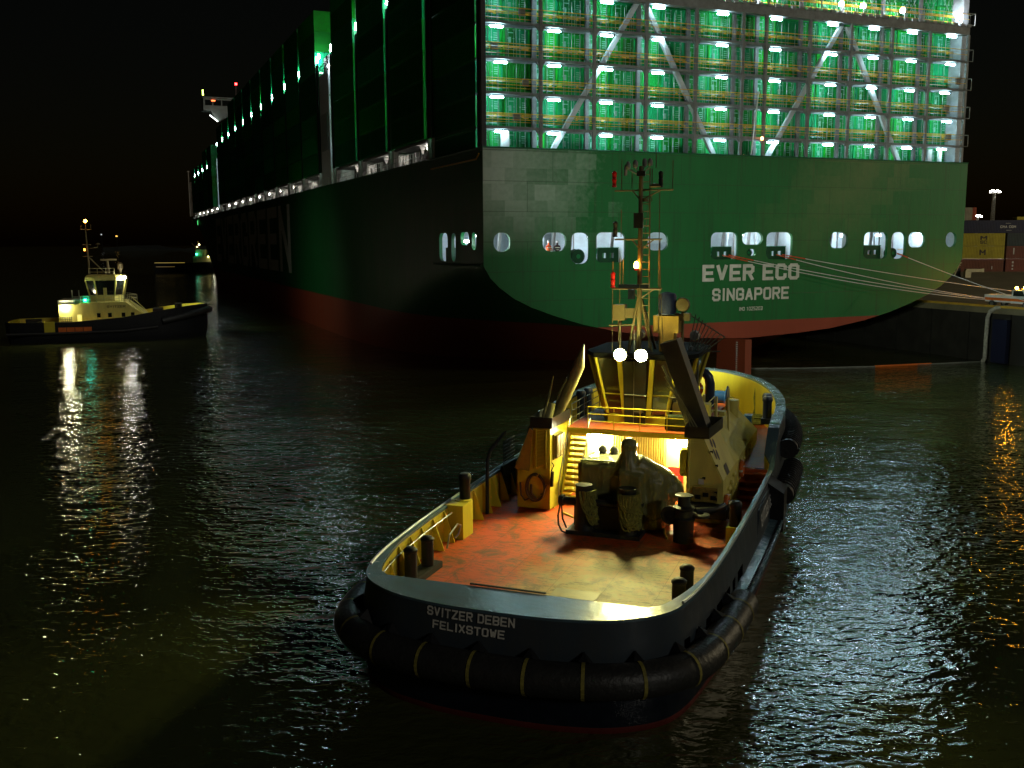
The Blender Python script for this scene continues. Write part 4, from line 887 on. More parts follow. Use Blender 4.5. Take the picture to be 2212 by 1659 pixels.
# stern fender with straps
def off_pts(o_, z, y1, sx): return [(sx*(p.x+n.x*o_), p.y+n.y*o_, z) for p, n in zip(HALF, NRM) if p.y <= y1]
path = off_pts(.54, 1.62, 6.4, -1)[::-1]+off_pts(.54, 1.62, 6.4, 1)[1:]
b = MB(); b.tube(path, .45, 18); fen = tug.part('stern_fender', b, rubber)
tot = [0]
for i in range(1, len(path)): tot.append(tot[-1]+(Vector(path[i])-Vector(path[i-1])).length)
ns = 15
ystrap = mat('fender_strap', (.30, .26, .05), .7, var=.5, scale=6)
for k in range(ns):
    s_ = tot[-1]*(k+.35)/ns; i = max(j for j in range(len(path)-1) if tot[j] <= s_); p = Vector(path[i]); t = (Vector(path[i+1])-p).normalized(); p = p.lerp(Vector(path[i+1]), (s_-tot[i])/(tot[i+1]-tot[i]+1e-9)); nn = Vector((t.y, -t.x, 0)).normalized()
    b = MB(); pts = []
    for j in range(13): a = R(120-j*17); pts.append(p+nn*(.472*math.cos(a))+Vector((0, 0, .472*math.sin(a))))
    for j in range(len(pts)-1):
        a, c = pts[j], pts[j+1]; b.add([a-t*.045, a+t*.045, c+t*.045, c-t*.045], [(0, 1, 2, 3)])
    tug.part('fender_strap', b, ystrap, parent=fen)
    b = MB(); q = p-nn*.4; b.add([q+t*.28+Vector((0, 0, .25)), q-t*.28+Vector((0, 0, .25)), q+nn*.32+t*.13+Vector((0, 0, .46)), q+nn*.32-t*.13+Vector((0, 0, .46)), q+Vector((0, 0, .62))+nn*.03], [(0, 2, 4), (1, 4, 3), (2, 3, 4), (0, 1, 3, 2), (0, 4, 1)])
    tug.part('fender_bracket', b, black)
# bow fenders
for z, o_, y0, r_, lab in ((3.55, .35, 19.8, .42, ''), (2.35, .45, 15.6, .42, '')):
    b = MB()
    for sx in (1, -1):
        if z < 3: pts = [(sx*(p.x+n.x*o_), p.y+n.y*o_, z-.05) for p, n in zip(HALF, NRM) if y0+1 <= p.y <= 22.5]
        else: pts = [(sx*(p.x+n.x*o_), p.y+n.y*o_, z+.0) for p, n in zip(HALF, NRM) if p.y >= y0]
        b.tube(pts, r_, 14)
    bf = tug.part('bow_fender', b, rubber, sep=True)
    b = MB()
    for sx in (1, -1):
        sel = [(p, n) for p, n in zip(HALF, NRM) if (p.y >= y0+(1 if z < 3 else 0)) and (z > 3 or p.y < 22.5)]
        for (p, n) in sel[1:-1]:
            for e in ((0,) if z > 3 else (0, 1)):
                c = Vector((sx*(p.x+n.x*o_), p.y+n.y*o_, z-(.05 if z < 3 else 0))); nn = Vector((sx*n.x, n.y, 0)); pts = [c+nn*(r_+.02)*math.cos(a)+Vector((0, 0, (r_+.02)*math.sin(a))) for a in [R(-90+20*j) for j in range(13)]]
                if e == 0: b.tube(pts, .045, 6)
    tug.part('fender_hoop', b, black, parent=bf)
for sx in (1, -1): b = MB(); b.prism([(sx*5.3, 1.0), (sx*5.95, 1.2), (sx*5.95, 2.7), (sx*5.3, 3.1)], 'Y', 15.6, 17.0); tug.part('fender_block', b, black)

# ---------- superstructure
b = MB()
prof = [(2.65, 2.78), (4.0, 2.78), (4.0, 3.67), (3.25, 5.2), (2.65, 5.2)]
blocks = []
for sx in (-1, 1):
    b = MB(); P_ = [(sx*x, z) for x, z in prof] if sx > 0 else [(-2.65, 1.98), (-4.0, 1.98), (-4.0, 3.6), (-3.3, 5.2), (-2.65, 5.2)]
    b.prism(P_, 'Y', 13.0, 16.0, 0)
    b.prism([(sx*2.65, 1.9), (sx*3.85, 1.9), (sx*3.85, 2.85), (sx*2.65, 2.85)], 'Y', 13.5, 16.0, 0)
    fn = tug.part('funnel_casing', b, cream if sx > 0 else yellow); blocks.append(fn)
    b = MB(); cpz = 5.2
    o1 = [(sx*2.55, 12.95), (sx*3.45, 12.95), (sx*3.6, 15.3), (sx*2.55, 15.3)]
    b.prism([(x, y) for x, y in o1], 'Z', cpz-.0, cpz+.02, 0)
    for i in range(4):
        a, c = o1[i], o1[(i+1) % 4]; b.add([(a[0], a[1], cpz), (c[0], c[1], cpz), (c[0]*1.0, c[1], cpz+.42), (a[0], a[1], cpz+.42)], [(0, 1, 2, 3)])
    tug.part('funnel_cap', b, mat('cap_dark', (.02, .022, .026), .35, var=.3), parent=fn)
# port funnel: louvre, swung-open panel, hooks
b = MB()
for k in range(26): b.box((-3.0, 12.96, 3.7+k*.055), (.38, .04, .03), rx=R(30))
b.bb(-3.22, -3.18, 12.9, 12.99, 3.62, 5.12); b.bb(-2.82, -2.78, 12.9, 12.99, 3.62, 5.12); tug.part('louvre', b, yellow, parent=blocks[0])
b = MB(); b.prism([(-4.05, 3.58), (-3.45, 3.5), (-3.3, 5.1), (-3.42, 5.2)], 'Y', 12.8, 12.86); tug.part('access_panel', b, mat('panel_brown', (.30, .2, .03), .6, var=.3, scale=4), parent=blocks[0])
b = MB(); b.bb(-2.64, -2.58, 13.3, 14.3, 3.9, 4.9); 
for k in range(5): b.bb(-2.58, -2.45, 13.35+.2*k, 13.45+.2*k, 3.95, 4.85)
tug.part('vent_box', b, mat('vent_brown', (.25, .2, .04), .5), parent=blocks[0])
b = MB(); b.tube([(-2.6, 13.05, 2.9), (-2.55, 13.0, 3.5)], .07, 8); b.tube([(-2.63, 13.1, 3.5), (-2.5, 13.02, 3.75), (-2.63, 13.2, 3.8)], .02, 6); tug.part('extinguisher', b, black, parent=blocks[0])
# starboard block detail
b = MB()
rr_ = rrect(2.75, 3.93, 3.55, 5.05, .1); 
b.prism([(2.78, 3.45), (3.85, 3.45), (3.95, 3.66), (3.28, 5.03), (2.78, 5.03)], 'Y', 12.955, 13.0, 0); b.bb(2.9, 3.8, 12.93, 12.99, 2.85, 3.38, 1)
for (x, z) in ((3.55, 4.75), (3.75, 4.25), (3.3, 3.75), (3.75, 3.25), (3.75, 3.0)): b.bb(x-.05, x+.05, 12.9, 12.955, z-.02, z+.02, 2); b.bb(x+.02, x+.05, 12.9, 12.955, z-.06, z+.03, 2)
b.bb(3.1, 3.3, 12.93, 12.955, 3.5, 3.7, 3); b.bb(2.72, 2.78, 12.9, 12.96, 3.3, 5.05, 0)
for k in range(3): b.bb(3.0+.28*k, 3.2+.28*k, 12.9, 12.93, 2.95+.1*(k % 2), 3.1+.1*(k % 2), 2)
tug.part('access_door', b, [cream, mat('locker_worn', (.36, .28, .06), .6, var=.4, scale=5, dirt=(.1, .06, .02), dirtamt=.6), black, white], parent=blocks[1])
b = MB(); b.bb(2.35, 2.66, 13.1, 13.6, 3.7, 4.7, 0, ch=.05); tug.part('vent_box', b, cream, parent=blocks[1])
b = MB()   # swirl mark on the sloping funnel side
def slope(u, v, e=.01): # u along y 13..16, v up the slope
    return Vector((4.0-.75*v+e*.9, 13+u, 3.67+1.53*v+e*.45))
def blob(u0, v0, du, dv, sh):
    n = 14; pts = []
    for k in range(n): a = 2*math.pi*k/n; pts.append(slope(u0+du*math.cos(a)+sh*math.sin(a), v0+dv*math.sin(a), .012))
    b.add(pts, [list(range(n))])
blob(.75, .80, .16, .10, .05); blob(1.15, .74, .16, .11, .05); blob(.55, .56, .14, .12, .05); blob(.9, .5, .15, .12, .05)
tug.part('funnel_emblem', b, mat('emblem_navy', (.03, .02, .04), .5), parent=blocks[1])
b = MB(); b.add([slope(.9, .0, .02), slope(1.5, .0, .02), slope(1.6, .22, .02), slope(1.0, .22, .02)], [(0, 1, 2, 3)]); tug.part('dark_plate', b, navy, parent=blocks[1])
# exhaust pipes
darkm = mat('exhaust_dark', (.05, .045, .035), .5, var=.4, scale=3)
b = MB(); b.tube([(-2.95, 14.4, 5.2), (-2.55, 14.6, 6.2), (-1.95, 14.5, 7.5), (-1.72, 14.4, 8.35)], [.2, .24, .24, .03], 14); b.tube([(-3.15, 14.0, 5.2), (-3.0, 14.2, 6.0)], .2, 12); pe = tug.part('exhaust_pipe', b, mat('exhaust_olive', (.22, .2, .09), .5, var=.4, scale=3))
b = MB(); b.tube([(-3.3, 13.8, 5.2), (-3.05, 14.0, 6.2), (-2.85, 14.0, 7.1)], [.06, .06, .02], 8); b.tube([(-3.1, 14.5, 5.2), (-2.7, 14.4, 6.4), (-2.4, 14.4, 7.0)], .04, 8); tug.part('exhaust_pipe', b, MATS['exhaust_olive'])
b = MB(); b.prism([(2.62, 5.25), (3.25, 5.3), (2.0, 8.7), (1.35, 8.5)], 'Y', 14.0, 14.9); tug.part('exhaust_trunk', b, darkm)
b = MB()
for k in range(4): b.tube([(2.55+.13*k, 13.9, 5.25), (1.9+.1*k, 13.9, 6.9-.15*k), (1.5+.1*k, 13.9, 7.7-.4*k)], .04, 8)
tug.part('exhaust_pipe', b, MATS['exhaust_olive'])
# main deckhouse
b = MB(); b.bb(-2.65, 2.65, 16.2, 24.5, 1.9, 4.75, 0)
for sx in (1, -1):
    b.prism([(sx*2.65, 1.9), (sx*4.0, 1.9), (sx*4.0, 3.67), (sx*2.95, 4.72), (sx*2.65, 4.72)], 'Y', 16.0, 23.5, 0)
b.prism([(-2.9, 23.5), (2.9, 23.5), (1.6, 26.2), (-1.6, 26.2)], 'Z', 3.05, 4.15, 0)
house = tug.part('deckhouse', b, cream)
b = MB(); b.bb(-2.65, 2.65, 15.25, 24.5, 4.76, 4.86, 0); b.bb(-2.64, 2.64, 15.2, 15.27, 4.64, 4.84, 1); tug.part('bridge_deck', b, [deckred, yellow], parent=house)
b = MB()
for k in range(22): x = -.95+k*.1; b.bb(x, x+.05, 16.05, 16.19, 2.0, 4.7)
b.bb(-1.0, 1.25, 16.12, 16.19, 1.9, 4.7); tug.part('ribbed_shutter', b, mat('shutter_yellow', (.5, .36, .06), .5, var=.25, scale=4), parent=house)
b = MB(); b.bb(1.35, 1.95, 16.1, 16.18, 1.9, 3.3); b.bb(1.6, 1.75, 16.08, 16.1, 2.8, 2.95, 1); tug.part('fire_cabinet', b, [redm, white], parent=house)
for x in (-1.45, 1.95):
    b = MB(); b.bb(x-.25, x+.25, 15.6, 15.75, 4.42, 4.6); tug.part('overhang_lamp', b, emat('overhang_lamp', (1, .9, .5), 700), parent=house)
# stair
b = MB(); pass
for x in (-2.58, -1.86): b.add([(x, 14.0, 1.9), (x, 14.25, 1.9), (x, 15.75, 4.84), (x, 15.5, 4.84), (x+.04, 14.0, 1.9), (x+.04, 14.25, 1.9), (x+.04, 15.75, 4.84), (x+.04, 15.5, 4.84)], [(0, 1, 2, 3), (4, 5, 6, 7), (0, 3, 7, 4), (1, 2, 6, 5), (0, 1, 5, 4)])
for k in range(14): t_ = (k+.5)/14; y = 14.1+1.5*t_; z = 1.9+2.95*t_; b.bb(-2.56, -1.84, y-.02, y+.2, z, z+.03); b.bb(-2.56, -1.84, y+.16, y+.18, z-.1, z)
st_ = tug.part('stair', b, yellow, parent=house)
b = MB()
for x in (-2.62, -1.8): b.tube([(x, 14.0, 2.0), (x, 14.0, 2.8), (x, 15.5, 5.1), (x, 15.7, 5.2)], .022, 6); b.tube([(x, 14.7, 3.0), (x, 14.7, 3.9)], .018, 6); b.tube([(x, 15.2, 3.7), (x, 15.2, 4.65)], .018, 6)
tug.part('handrail', b, steel, parent=house)
# bridge deck rails
def railing(name, pts, mt, z0, hs=(.28, .57, .86), step=1.0, par=None):
    b = MB()
    for h in hs: b.tube([(x, y, z+h) for x, y, z in pts], .02 if h != hs[-1] else .026, 6)
    for i in range(len(pts)-1):
        a, c = Vector(pts[i]), Vector(pts[i+1]); n = max(1, int((c-a).length/step))
        for k in range(n+1): p = a.lerp(c, k/n); b.tube([p, p+Vector((0, 0, hs[-1]))], .02, 6)
    return tug.part(name, b, mt, parent=par)
railing('bridge_rail', [(-1.8, 15.3, 4.87), (2.5, 15.3, 4.87)], yellow, 0, par=house)
railing('bridge_rail', [(-2.62, 15.75, 4.87), (-2.62, 24.3, 4.87), (-1.4, 26.0, 4.2)], mat('rail_dark', (.1, .11, .1), .4), 0, par=house)
railing('bridge_rail', [(2.62, 17.0, 4.87), (2.62, 19.5, 4.87)], yellow, 0, par=house)
railing('foredeck_rail', [(2.9, 23.4, 4.2), (2.0, 25.8, 4.15)], yellow, 0, par=house)
railing('side_rail', [(-4.1, 17.6, 3.05), (-4.1, 23, 3.05)], MATS['rail_dark'], 0, par=house)
b = MB(); b.tube([(3.0, 16.2, 4.4), (3.6, 19.0, 4.0), (3.9, 20.2, 3.8)], .035, 6); b.tube([(2.8, 17.0, 4.3), (3.5, 18.6, 4.0)], .03, 6)
b.tube([(2.9, 18.2, 4.2), (2.6, 20.2, 5.6)], .05, 6); b.tube([(3.4, 18.6, 3.95), (3.0, 20.8, 5.5)], .05, 6); tug.part('inclined_ladder', b, cream, parent=house)
b = MB(); b.sphere((3.15, 17.1, 4.15), .38, sq=(1, 1.1, .7)); tug.part('vent_dome', b, cream, parent=house)
b = MB(); b.bb(4.0, 4.06, 14.2, 16.6, 2.6, 2.66); b.bb(4.0, 4.06, 14.2, 16.6, 2.42, 2.46)
for y in (17.6, 19.4, 20.8): b.bb(4.0, 4.04, y, y+.7, 2.0 if y < 17 else 3.05, 3.5); 
for y, z in ((14.2, 3.1), (14.8, 3.2), (15.5, 3.35), (18.3, 3.4), (20.2, 3.4)): b.sphere((4.05, y, z), .09, seg=8, rings=5); b.tube([(4.05, y, z), (4.12, y+.1, z-.5)], .02, 5)
tug.part('side_fittings', b, cream, parent=house)
b = MB(); b.bb(2.75, 4.2, 13.35, 13.5, 2.15, 2.75); b.bb(2.7, 4.25, 12.4, 13.35, 2.35, 2.8, ch=.05); tug.part('winch_drum_guard', b, black)
# ---------- wheelhouse (octagonal, flared upwards)
def oct_(z, k, x0=-.12, y0=18.9): return [Vector((x0+x*k, y0+(y-18.9)*(k if y > 18.9 else 1+.35*(k-1)), z)) for x, y in ((-1.24, 16.75), (1.24, 16.75), (1.65, 17.7), (1.65, 20.1), (1.1, 21.0), (-1.1, 21.0), (-1.65, 20.1), (-1.65, 17.7))]
zs = [(4.87, 1.0), (5.25, 1.0), (7.6, 1.38), (7.75, 1.42)]
b = MB(); b.loft([oct_(z, k) for z, k in zs[:2]], 0, closed=True, smooth=False); b.loft([oct_(7.6, 1.36), oct_(7.6, 1.42)], 0, closed=True, smooth=False)

wh = tug.part('wheelhouse', b, yellow)
lo, hi = oct_(5.25, 1.0), oct_(7.6, 1.38)
b = MB(); b.loft([oct_(7.61, 1.43), oct_(7.78, 1.43), oct_(7.82, 1.3)], 0, closed=True, smooth=False); b.add(oct_(7.82, 1.3), [list(range(8))]); tug.part('roof', b, mat('roof_dark', (.008, .009, .009), .8, var=.3, spec=.1), parent=wh)
b = MB()
for i in range(8): b.tube([lo[i], hi[i]], .08, 6)
mid = [lo[i].lerp(hi[i], .36) for i in range(8)]
for i in range(8): b.tube([mid[i], mid[(i+1) % 8]], .03, 6)
for fx in (.30, .70):
    p0 = lo[0].lerp(lo[1], fx); p1 = hi[0].lerp(hi[1], fx); d = (lo[1]-lo[0]).normalized()*.1
    for q0 in (p0,): b.add([p0-d+Vector((0, -.1, 0)), p0+d+Vector((0, -.1, 0)), p1+d+Vector((0, -.1, 0)), p1-d+Vector((0, -.1, 0)), p0-d, p0+d, p1+d, p1-d], [(0, 1, 2, 3), (0, 3, 7, 4), (1, 2, 6, 5)])
tug.part('window_frame', b, yellow, parent=wh)
for i in range(8):
    a, c, d, e = lo[i], lo[(i+1) % 8], hi[(i+1) % 8], hi[i]; b = MB()
    cen = (a+c+d+e)/4; q = [cen+(p-cen)*.97+(Vector((-.12, 18.9, 6.4))-cen).normalized()*.05 for p in (a, c, d, e)]; b.add(q, [(0, 1, 2, 3)]); tug.part('window', b, glass, parent=wh)
b = MB(); b.add([(-.62, 16.62, 4.9), (.26, 16.62, 4.9), (.30, 16.4, 7.5), (-.66, 16.4, 7.5), (-.62, 16.7, 4.9), (.26, 16.7, 4.9), (.30, 16.6, 7.5), (-.66, 16.6, 7.5)], [(0, 1, 2, 3), (0, 3, 7, 4), (1, 2, 6, 5), (0, 1, 5, 4)])
tug.part('aft_door', b, mat('door_dark', (.03, .034, .03), .75, var=.3, spec=.2), parent=wh)
b = MB(); b.tube([(-.6, 16.5, 6.1), (.3, 16.5, 6.08)], .02, 6); b.bb(.02, .12, 16.52, 16.58, 5.35, 5.5); b.bb(-.2, .2, 16.5, 16.55, 5.4, 5.43); b.tube([(-.18, 16.4, 4.9), (-.14, 16.2, 8.8)], .008, 4); tug.part('door_fittings', b, steel, parent=wh)
b = MB()
for x in (1.3, 1.9, 2.35): b.bb(x, x+.45, 17.0, 17.5, 4.87, 5.8, 0)
tug.part('deck_locker', b, cream, parent=wh); 
b = MB(); b.bb(1.25, 2.4, 15.7, 16.3, 4.87, 5.45, 0, ch=.04); tug.part('covered_locker', b, mat('cover_green', (.03, .045, .015), .7, bump=.4, bscale=6), parent=house)
# floodlights on the wheelhouse roof edge
for x in (-.65, .21):
    b = MB(); b.lathe((x, 15.98, 7.80), [(.1, .22), (.25, .04), (.265, -.02), (.2, .0), (0, .0)], 18, 0, 'Y'); b.lathe((x, 15.9, 7.8), [(0, .05), (.262, .05), (.262, .0), (0, .0)], 20, 0, 'Y'); b.tube([(x, 16.15, 7.8), (x, 16.5, 7.8)], .03, 6); fx_ = tug.part('floodlight', b, grey, parent=wh)
    b = MB(); c0 = Vector((x, 15.86, 7.80)); vs = [c0+Vector((.235*math.cos(a), -.05*math.sin(a), .228*math.sin(a))) for a in [2*math.pi*k/24 for k in range(24)]]
    b.add(vs+[c0+Vector((0, -.10, -.02))], [(k, (k+1) % 24, 24) for k in range(24)])
    tug.part('lens', b, emat('tug_flood', (1, .93, .32), 1180), parent=fx_)
# forward working lights, hidden behind the wheelhouse, lighting the foredeck and the ship's transom
for x, rz_ in ((-1.2, 21), (1.3, -9)):
    b = MB(); b.lathe((x, 21.8, 8.1), [(.24, .1), (.2, -.15)], 14, 0, 'Y'); hl = tug.part('forward_light', b, grey, parent=wh)
    l = bpy.data.lights.new('forward_beam', 'SPOT'); l.energy = 22000; l.color = (.88, 1, .8); l.spot_size = R(80); l.spot_blend = 1; l.shadow_soft_size = .15
    o = bpy.data.objects.new('forward_beam', l); COL.objects.link(o); o.parent = tug.root; o.location = (x, 22.1, 8.1); o.rotation_euler = (R(103), 0, R(-25+rz_))
l = bpy.data.lights.new('foredeck_lamp', 'SPOT'); l.energy = 950; l.color = (1, .92, .42); l.spot_size = R(140); l.spot_blend = .6; l.shadow_soft_size = .15
o = bpy.data.objects.new('foredeck_lamp', l); COL.objects.link(o); o.parent = tug.root; o.location = (.2, 22.2, 7.9); o.rotation_euler = (R(48), 0, 0)
# ---------- roof gear and mast
mastm = mat('mast_yellow', (.13, .10, .04), .5, var=.25, scale=3)
b = MB(); MXc, MY = -.14, 17.0
b.tube([(MXc, MY, 7.8), (MXc, MY, 15.3)], [.11, .085], 12); 
for dx_, dy_ in ((-.45, .0), (.5, .2), (-.3, 1.3), (.4, 1.4)): b.tube([(MXc+dx_, MY+dy_, 7.8), (MXc, MY, 10.3)], .055, 8)
b.tube([(MXc+.42, MY, 8.0), (MXc+.36, MY, 15.2)], .03, 6)
for k in range(24): z = 8.3+.29*k; b.tube([(MXc, MY, z), (MXc+.4, MY, z)], .014, 4)
mast = tug.part('mast', b, mastm)
for z, xl, xr in ((10.4, -1.3, .75), (12.4, -1.2, .72), (14.35, -1.22, 1.15)):
    b = MB(); b.tube([(xl, MY, z), (xr, MY, z)], .035, 6); b.tube([(xl*.4, MY, z), (MXc, MY, z-.4)], .03, 6); b.tube([(xr*.6, MY, z), (MXc, MY, z-.4)], .03, 6); b.tube([(xl, MY+.2, z+.02), (xr, MY+.2, z+.02)], .02, 5); tug.part('crosstree', b, mastm, parent=mast)
rl = mat('lantern_red', (.4, .01, .01), .25); bl = mat('lantern_black', (.02, .02, .02), .4)
def lantern(x, z, m_): 
    b = MB(); b.lathe((x, MY, z), [(.1, 0), (.1, .06), (.07, .08), (.085, .1), (.085, .24), (.1, .26), (.1, .32), (.07, .34), (.085, .36), (.085, .5), (.1, .52), (.1, .58), (.03, .64)], 14); tug.part('signal_lantern', b, m_, parent=mast)
lantern(-1.26, 10.45, rl); lantern(-1.18, 12.5, bl); lantern(-1.24, 14.5, rl); lantern(.66, 14.45, bl)
b = MB(); b.bb(MXc-.24, MXc+.14, MY-.2, MY-.08, 12.85, 13.45); b.bb(MXc-.14, MXc+.2, MY-.2, MY-.05, 14.9, 15.1); tug.part('dark_box', b, bl, parent=mast)
b = MB()
for x, z in ((-.68, 15.2), (-.38, 15.25), (.0, 15.3), (.22, 15.3)): b.lathe((x, MY, z), [(.08, 0), (.1, .05), (.1, .2), (.04, .3)], 10); b.tube([(x, MY, z), (MXc, MY, 14.9)], .025, 5)
b.lathe((-.78, MY, 14.95), [(.07, 0), (.07, .3), (.03, .42)], 8); tug.part('top_lamp', b, grey, parent=mast)
b = MB()
for x, z0, z1 in ((-.52, 14.4, 15.2), (.3, 13.9, 15.2), (1.13, 14.3, 15.5), (.45, 15.2, 16.0), (-.95, 12.5, 13.6), (-.95, 14.35, 15.6), (.62, 10.5, 14.4), (.66, 8.1, 12.4), (-1.28, 7.8, 11.5), (-.98, 9.8, 11.6), (-.85, 10.4, 11.6)): b.tube([(x, MY+.05, z0), (x, MY+.05, z1)], .017, 4)
b.tube([(.62, MY, 12.4), (.9, MY-.1, 7.9)], .012, 4); b.tube([(.25, MY, 14.5), (.0, MY-.5, 11.0), (-.1, MY-.6, 8)], .01, 4)
b.lathe((.45, MY, 14.45), [(.22, 0), (.26, .03), (.18, .12), (0, .15)], 14); b.lathe((0.05, MY, 13.9), [(.12, 0), (.12, .12)], 10)
tug.part('whip_antenna', b, mastm, parent=mast)
b = MB(); b.bb(-.95, .3, MY-.3, MY-.15, 10.45, 10.6); b.bb(-.55, -.3, MY-.3, MY-.1, 10.0, 10.4); tug.part('radar_scanner', b, navy, parent=mast)
b = MB(); b.lathe((MXc-.1, MY-.2, 11.15), [(.09, 0), (.1, .05), (.1, .1)], 12); am = tug.part('beacon_base', b, redm, parent=mast)
b = MB(); b.lathe((MXc-.1, MY-.2, 11.26), [(.085, 0), (.1, .08), (.08, .2), (.02, .26)], 14); tug.part('amber_beacon', b, emat('amber_beacon', (1, .42, .05), 120), parent=am)
b = MB(); b.lathe((.85, MY+.8, 9.35), [(.36, 0), (.38, .1), (.38, .72), (.33, .84), (.1, .9)], 18, 0); b.bb(.35, 1.4, MY+.4, MY+1.2, 8.6, 9.3, 1); b.bb(.6, 1.2, MY+.5, MY+1.1, 7.8, 8.6, 1); tug.part('covered_monitor', b, [mat('blue_cover', (.015, .03, .10), .6, bump=.5, bscale=7), mat('monitor_yellow', (.4, .25, .03), .5)], parent=wh)
b = MB(); b.lathe((1.5, MY+.8, 9.75), [(.14, .2), (.27, .12), (.3, -.12), (.26, -.2), (0, -.22)], 18, 0, 'Y'); b.tube([(1.5, MY+.8, 7.8), (1.5, MY+.8, 9.5)], .06, 8); b.bb(1.2, 1.8, MY+.6, MY+1.0, 9.1, 9.4); tug.part('searchlight', b, mastm, parent=wh)
b = MB(); b.bb(-1.25, -.75, MY, MY+.4, 9.1, 9.75); b.tube([(-1.0, MY+.2, 7.8), (-1.0, MY+.2, 9.1)], .08, 8); b.bb(-.75, -.2, MY+.1, MY+.3, 9.2, 9.6); b.tube([(-1.4, MY, 8.9), (-.3, MY, 8.95)], .03, 6); tug.part('roof_box', b, mastm, parent=wh)
b = MB()
for k in range(9): x = 1.7+.14*k; b.tube([(1.55+.05*k, 18.3, 7.3+.02*k), (x+.2, 18.6+.05*k, 9.3-.12*k)], .022, 5)
b.tube([(1.5, 18.4, 9.4), (3.0, 19.4, 8.3)], .03, 5); b.tube([(1.6, 18.0, 7.8), (2.9, 18.9, 7.75)], .03, 5); b.tube([(1.75, 18.2, 4.3), (1.8, 18.2, 8.0)], .07, 8); b.tube([(2.05, 18.4, 4.3), (2.05, 18.4, 8.0)], .05, 8); tug.part('roof_ladder', b, MATS['rail_dark'], parent=wh)
# ---------- foredeck machinery
b = MB(); b.tube([(.9, 22, 6.45), (1.55, 22, 6.45), (1.8, 22, 6.38), (1.95, 22, 6.2), (2.02, 22, 5.9), (2.02, 22, 4.8)], .22, 16); tug.part('foam_pipe', b, mat('pipe_navy', (.03, .05, .10), .3))
b = MB(); b.lathe((2.15, 23.4, 5.05), [(.55, -.5), (.6, -.45), (.35, -.35), (.35, .35), (.6, .45), (.55, .5)], 22, 0, 'X'); b.lathe((1.5, 26.4, 3.9), [(.6, -.6), (.65, -.5), (.4, -.4), (.4, .4), (.65, .5), (.6, .6)], 22, 0, 'X'); b.bb(.6, 2.6, 25.8, 27.0, 3.05, 3.5); b.bb(3.1, 3.5, 25.6, 26.2, 3.05, 3.9); tug.part('anchor_windlass', b, blue)
b = MB()
for x, y in ((4.35, 24.2), (4.45, 23.3)): b.lathe((x, y, 4.25), [(.2, 0), (.2, .75), (.24, .8), (.24, .9), (.18, 1.0)], 16)
b.bb(4.2, 4.7, 23, 24.5, 4.0, 4.25); tug.part('bow_bitts', b, mat('bitt_navy', (.02, .03, .07), .35)); b = MB(); b.bb(-4.6, -4.2, 23, 24.5, 3.05, 3.2)
for x, y in ((-4.35, 24.2), (-4.45, 23.3)): b.lathe((x, y, 3.05), [(.2, 0), (.2, 1.75), (.24, 1.8), (.24, 1.95), (.18, 2.05)], 16)
tug.part('bow_bitts', b, mat('bitt_navy', (.02, .03, .07), .35))
b = MB(); b.bb(1.75, 1.85, 21.4, 22.4, 4.28, 5.4); b.bb(1.9, 2.9, 20.6, 21.0, 4.28, 4.9); b.lathe((3.0, 22.2, 3.6), [(.3, 0), (.3, 1.6)], 12); tug.part('deck_boxes', b, cream)
# stern double bitts
for sx in (-1, 1):
    b = MB(); b.bb(sx*4.15-.28, sx*4.15+.28, 3.4, 5.6, 1.9, 2.12, 0, ch=.02)
    for y in (3.85, 5.05): b.lathe((sx*4.15, y, 2.1), [(.2, 0), (.2, .82), (.22, .84), (.22, .9), (.14, .97), (0, .98)], 18)
    b.tube([(sx*4.15-.3*sx, 3.1, 2.3), (sx*4.15-.45*sx, 2.4, 2.25)], .05, 6, 1)
    tug.part('double_bitts', b, [black, cream])
# davit and pilot net on the port side
b = MB(); b.tube([(-4.85, 11.9, 1.9), (-4.85, 11.95, 4.0), (-4.8, 12.15, 4.35), (-4.62, 13.1, 4.85), (-4.6, 13.3, 4.9)], [.07, .07, .08, .05, .04], 10); b.tube([(-4.6, 13.3, 4.9), (-4.6, 13.3, 4.6)], .02, 5); tug.part('davit', b, black)
b = MB()
for k in range(7): z = 3.35+.15*k; b.tube([(-5.05, 14.2, z), (-5.0, 15.4, z+.05)], .018, 4)
for k in range(9): y = 14.2+.15*k; b.tube([(-5.05, y, 3.35), (-5.05, y, 4.3)], .018, 4)
b.bb(-5.1, -5.0, 14.0, 15.5, 1.95, 3.3); tug.part('boarding_grid', b, black)
# ---------- towing winch bitt (H-frame)
b = MB()
for x in (-.62, .98): b.lathe((x, 10.75, 1.9), [(.36, 0), (.33, .3), (.30, .5), (.30, 1.72), (.31, 1.76), (.31, 1.8), (0, 1.82)], 24, 0)
b.tube([(-1.45, 10.75, 3.05), (1.35, 10.75, 3.05)], .14, 14, 0); b.lathe((-1.45, 10.75, 3.05), [(.2, -.08), (.2, .08)], 14, 0, 'X'); b.bb(-.6, 1.0, 10.85, 11.05, 1.9, 2.95, 0); b.bb(-1.2, 1.5, 10.4, 12.2, 1.9, 2.05, 0)
b.bb(-1.1, 1.4, 11.1, 12.4, 1.9, 3.0, 0); tb_ = tug.part('towing_bitt', b, mat('bitt_black', (.016, .021, .025), .5, var=.3, spec=.3))
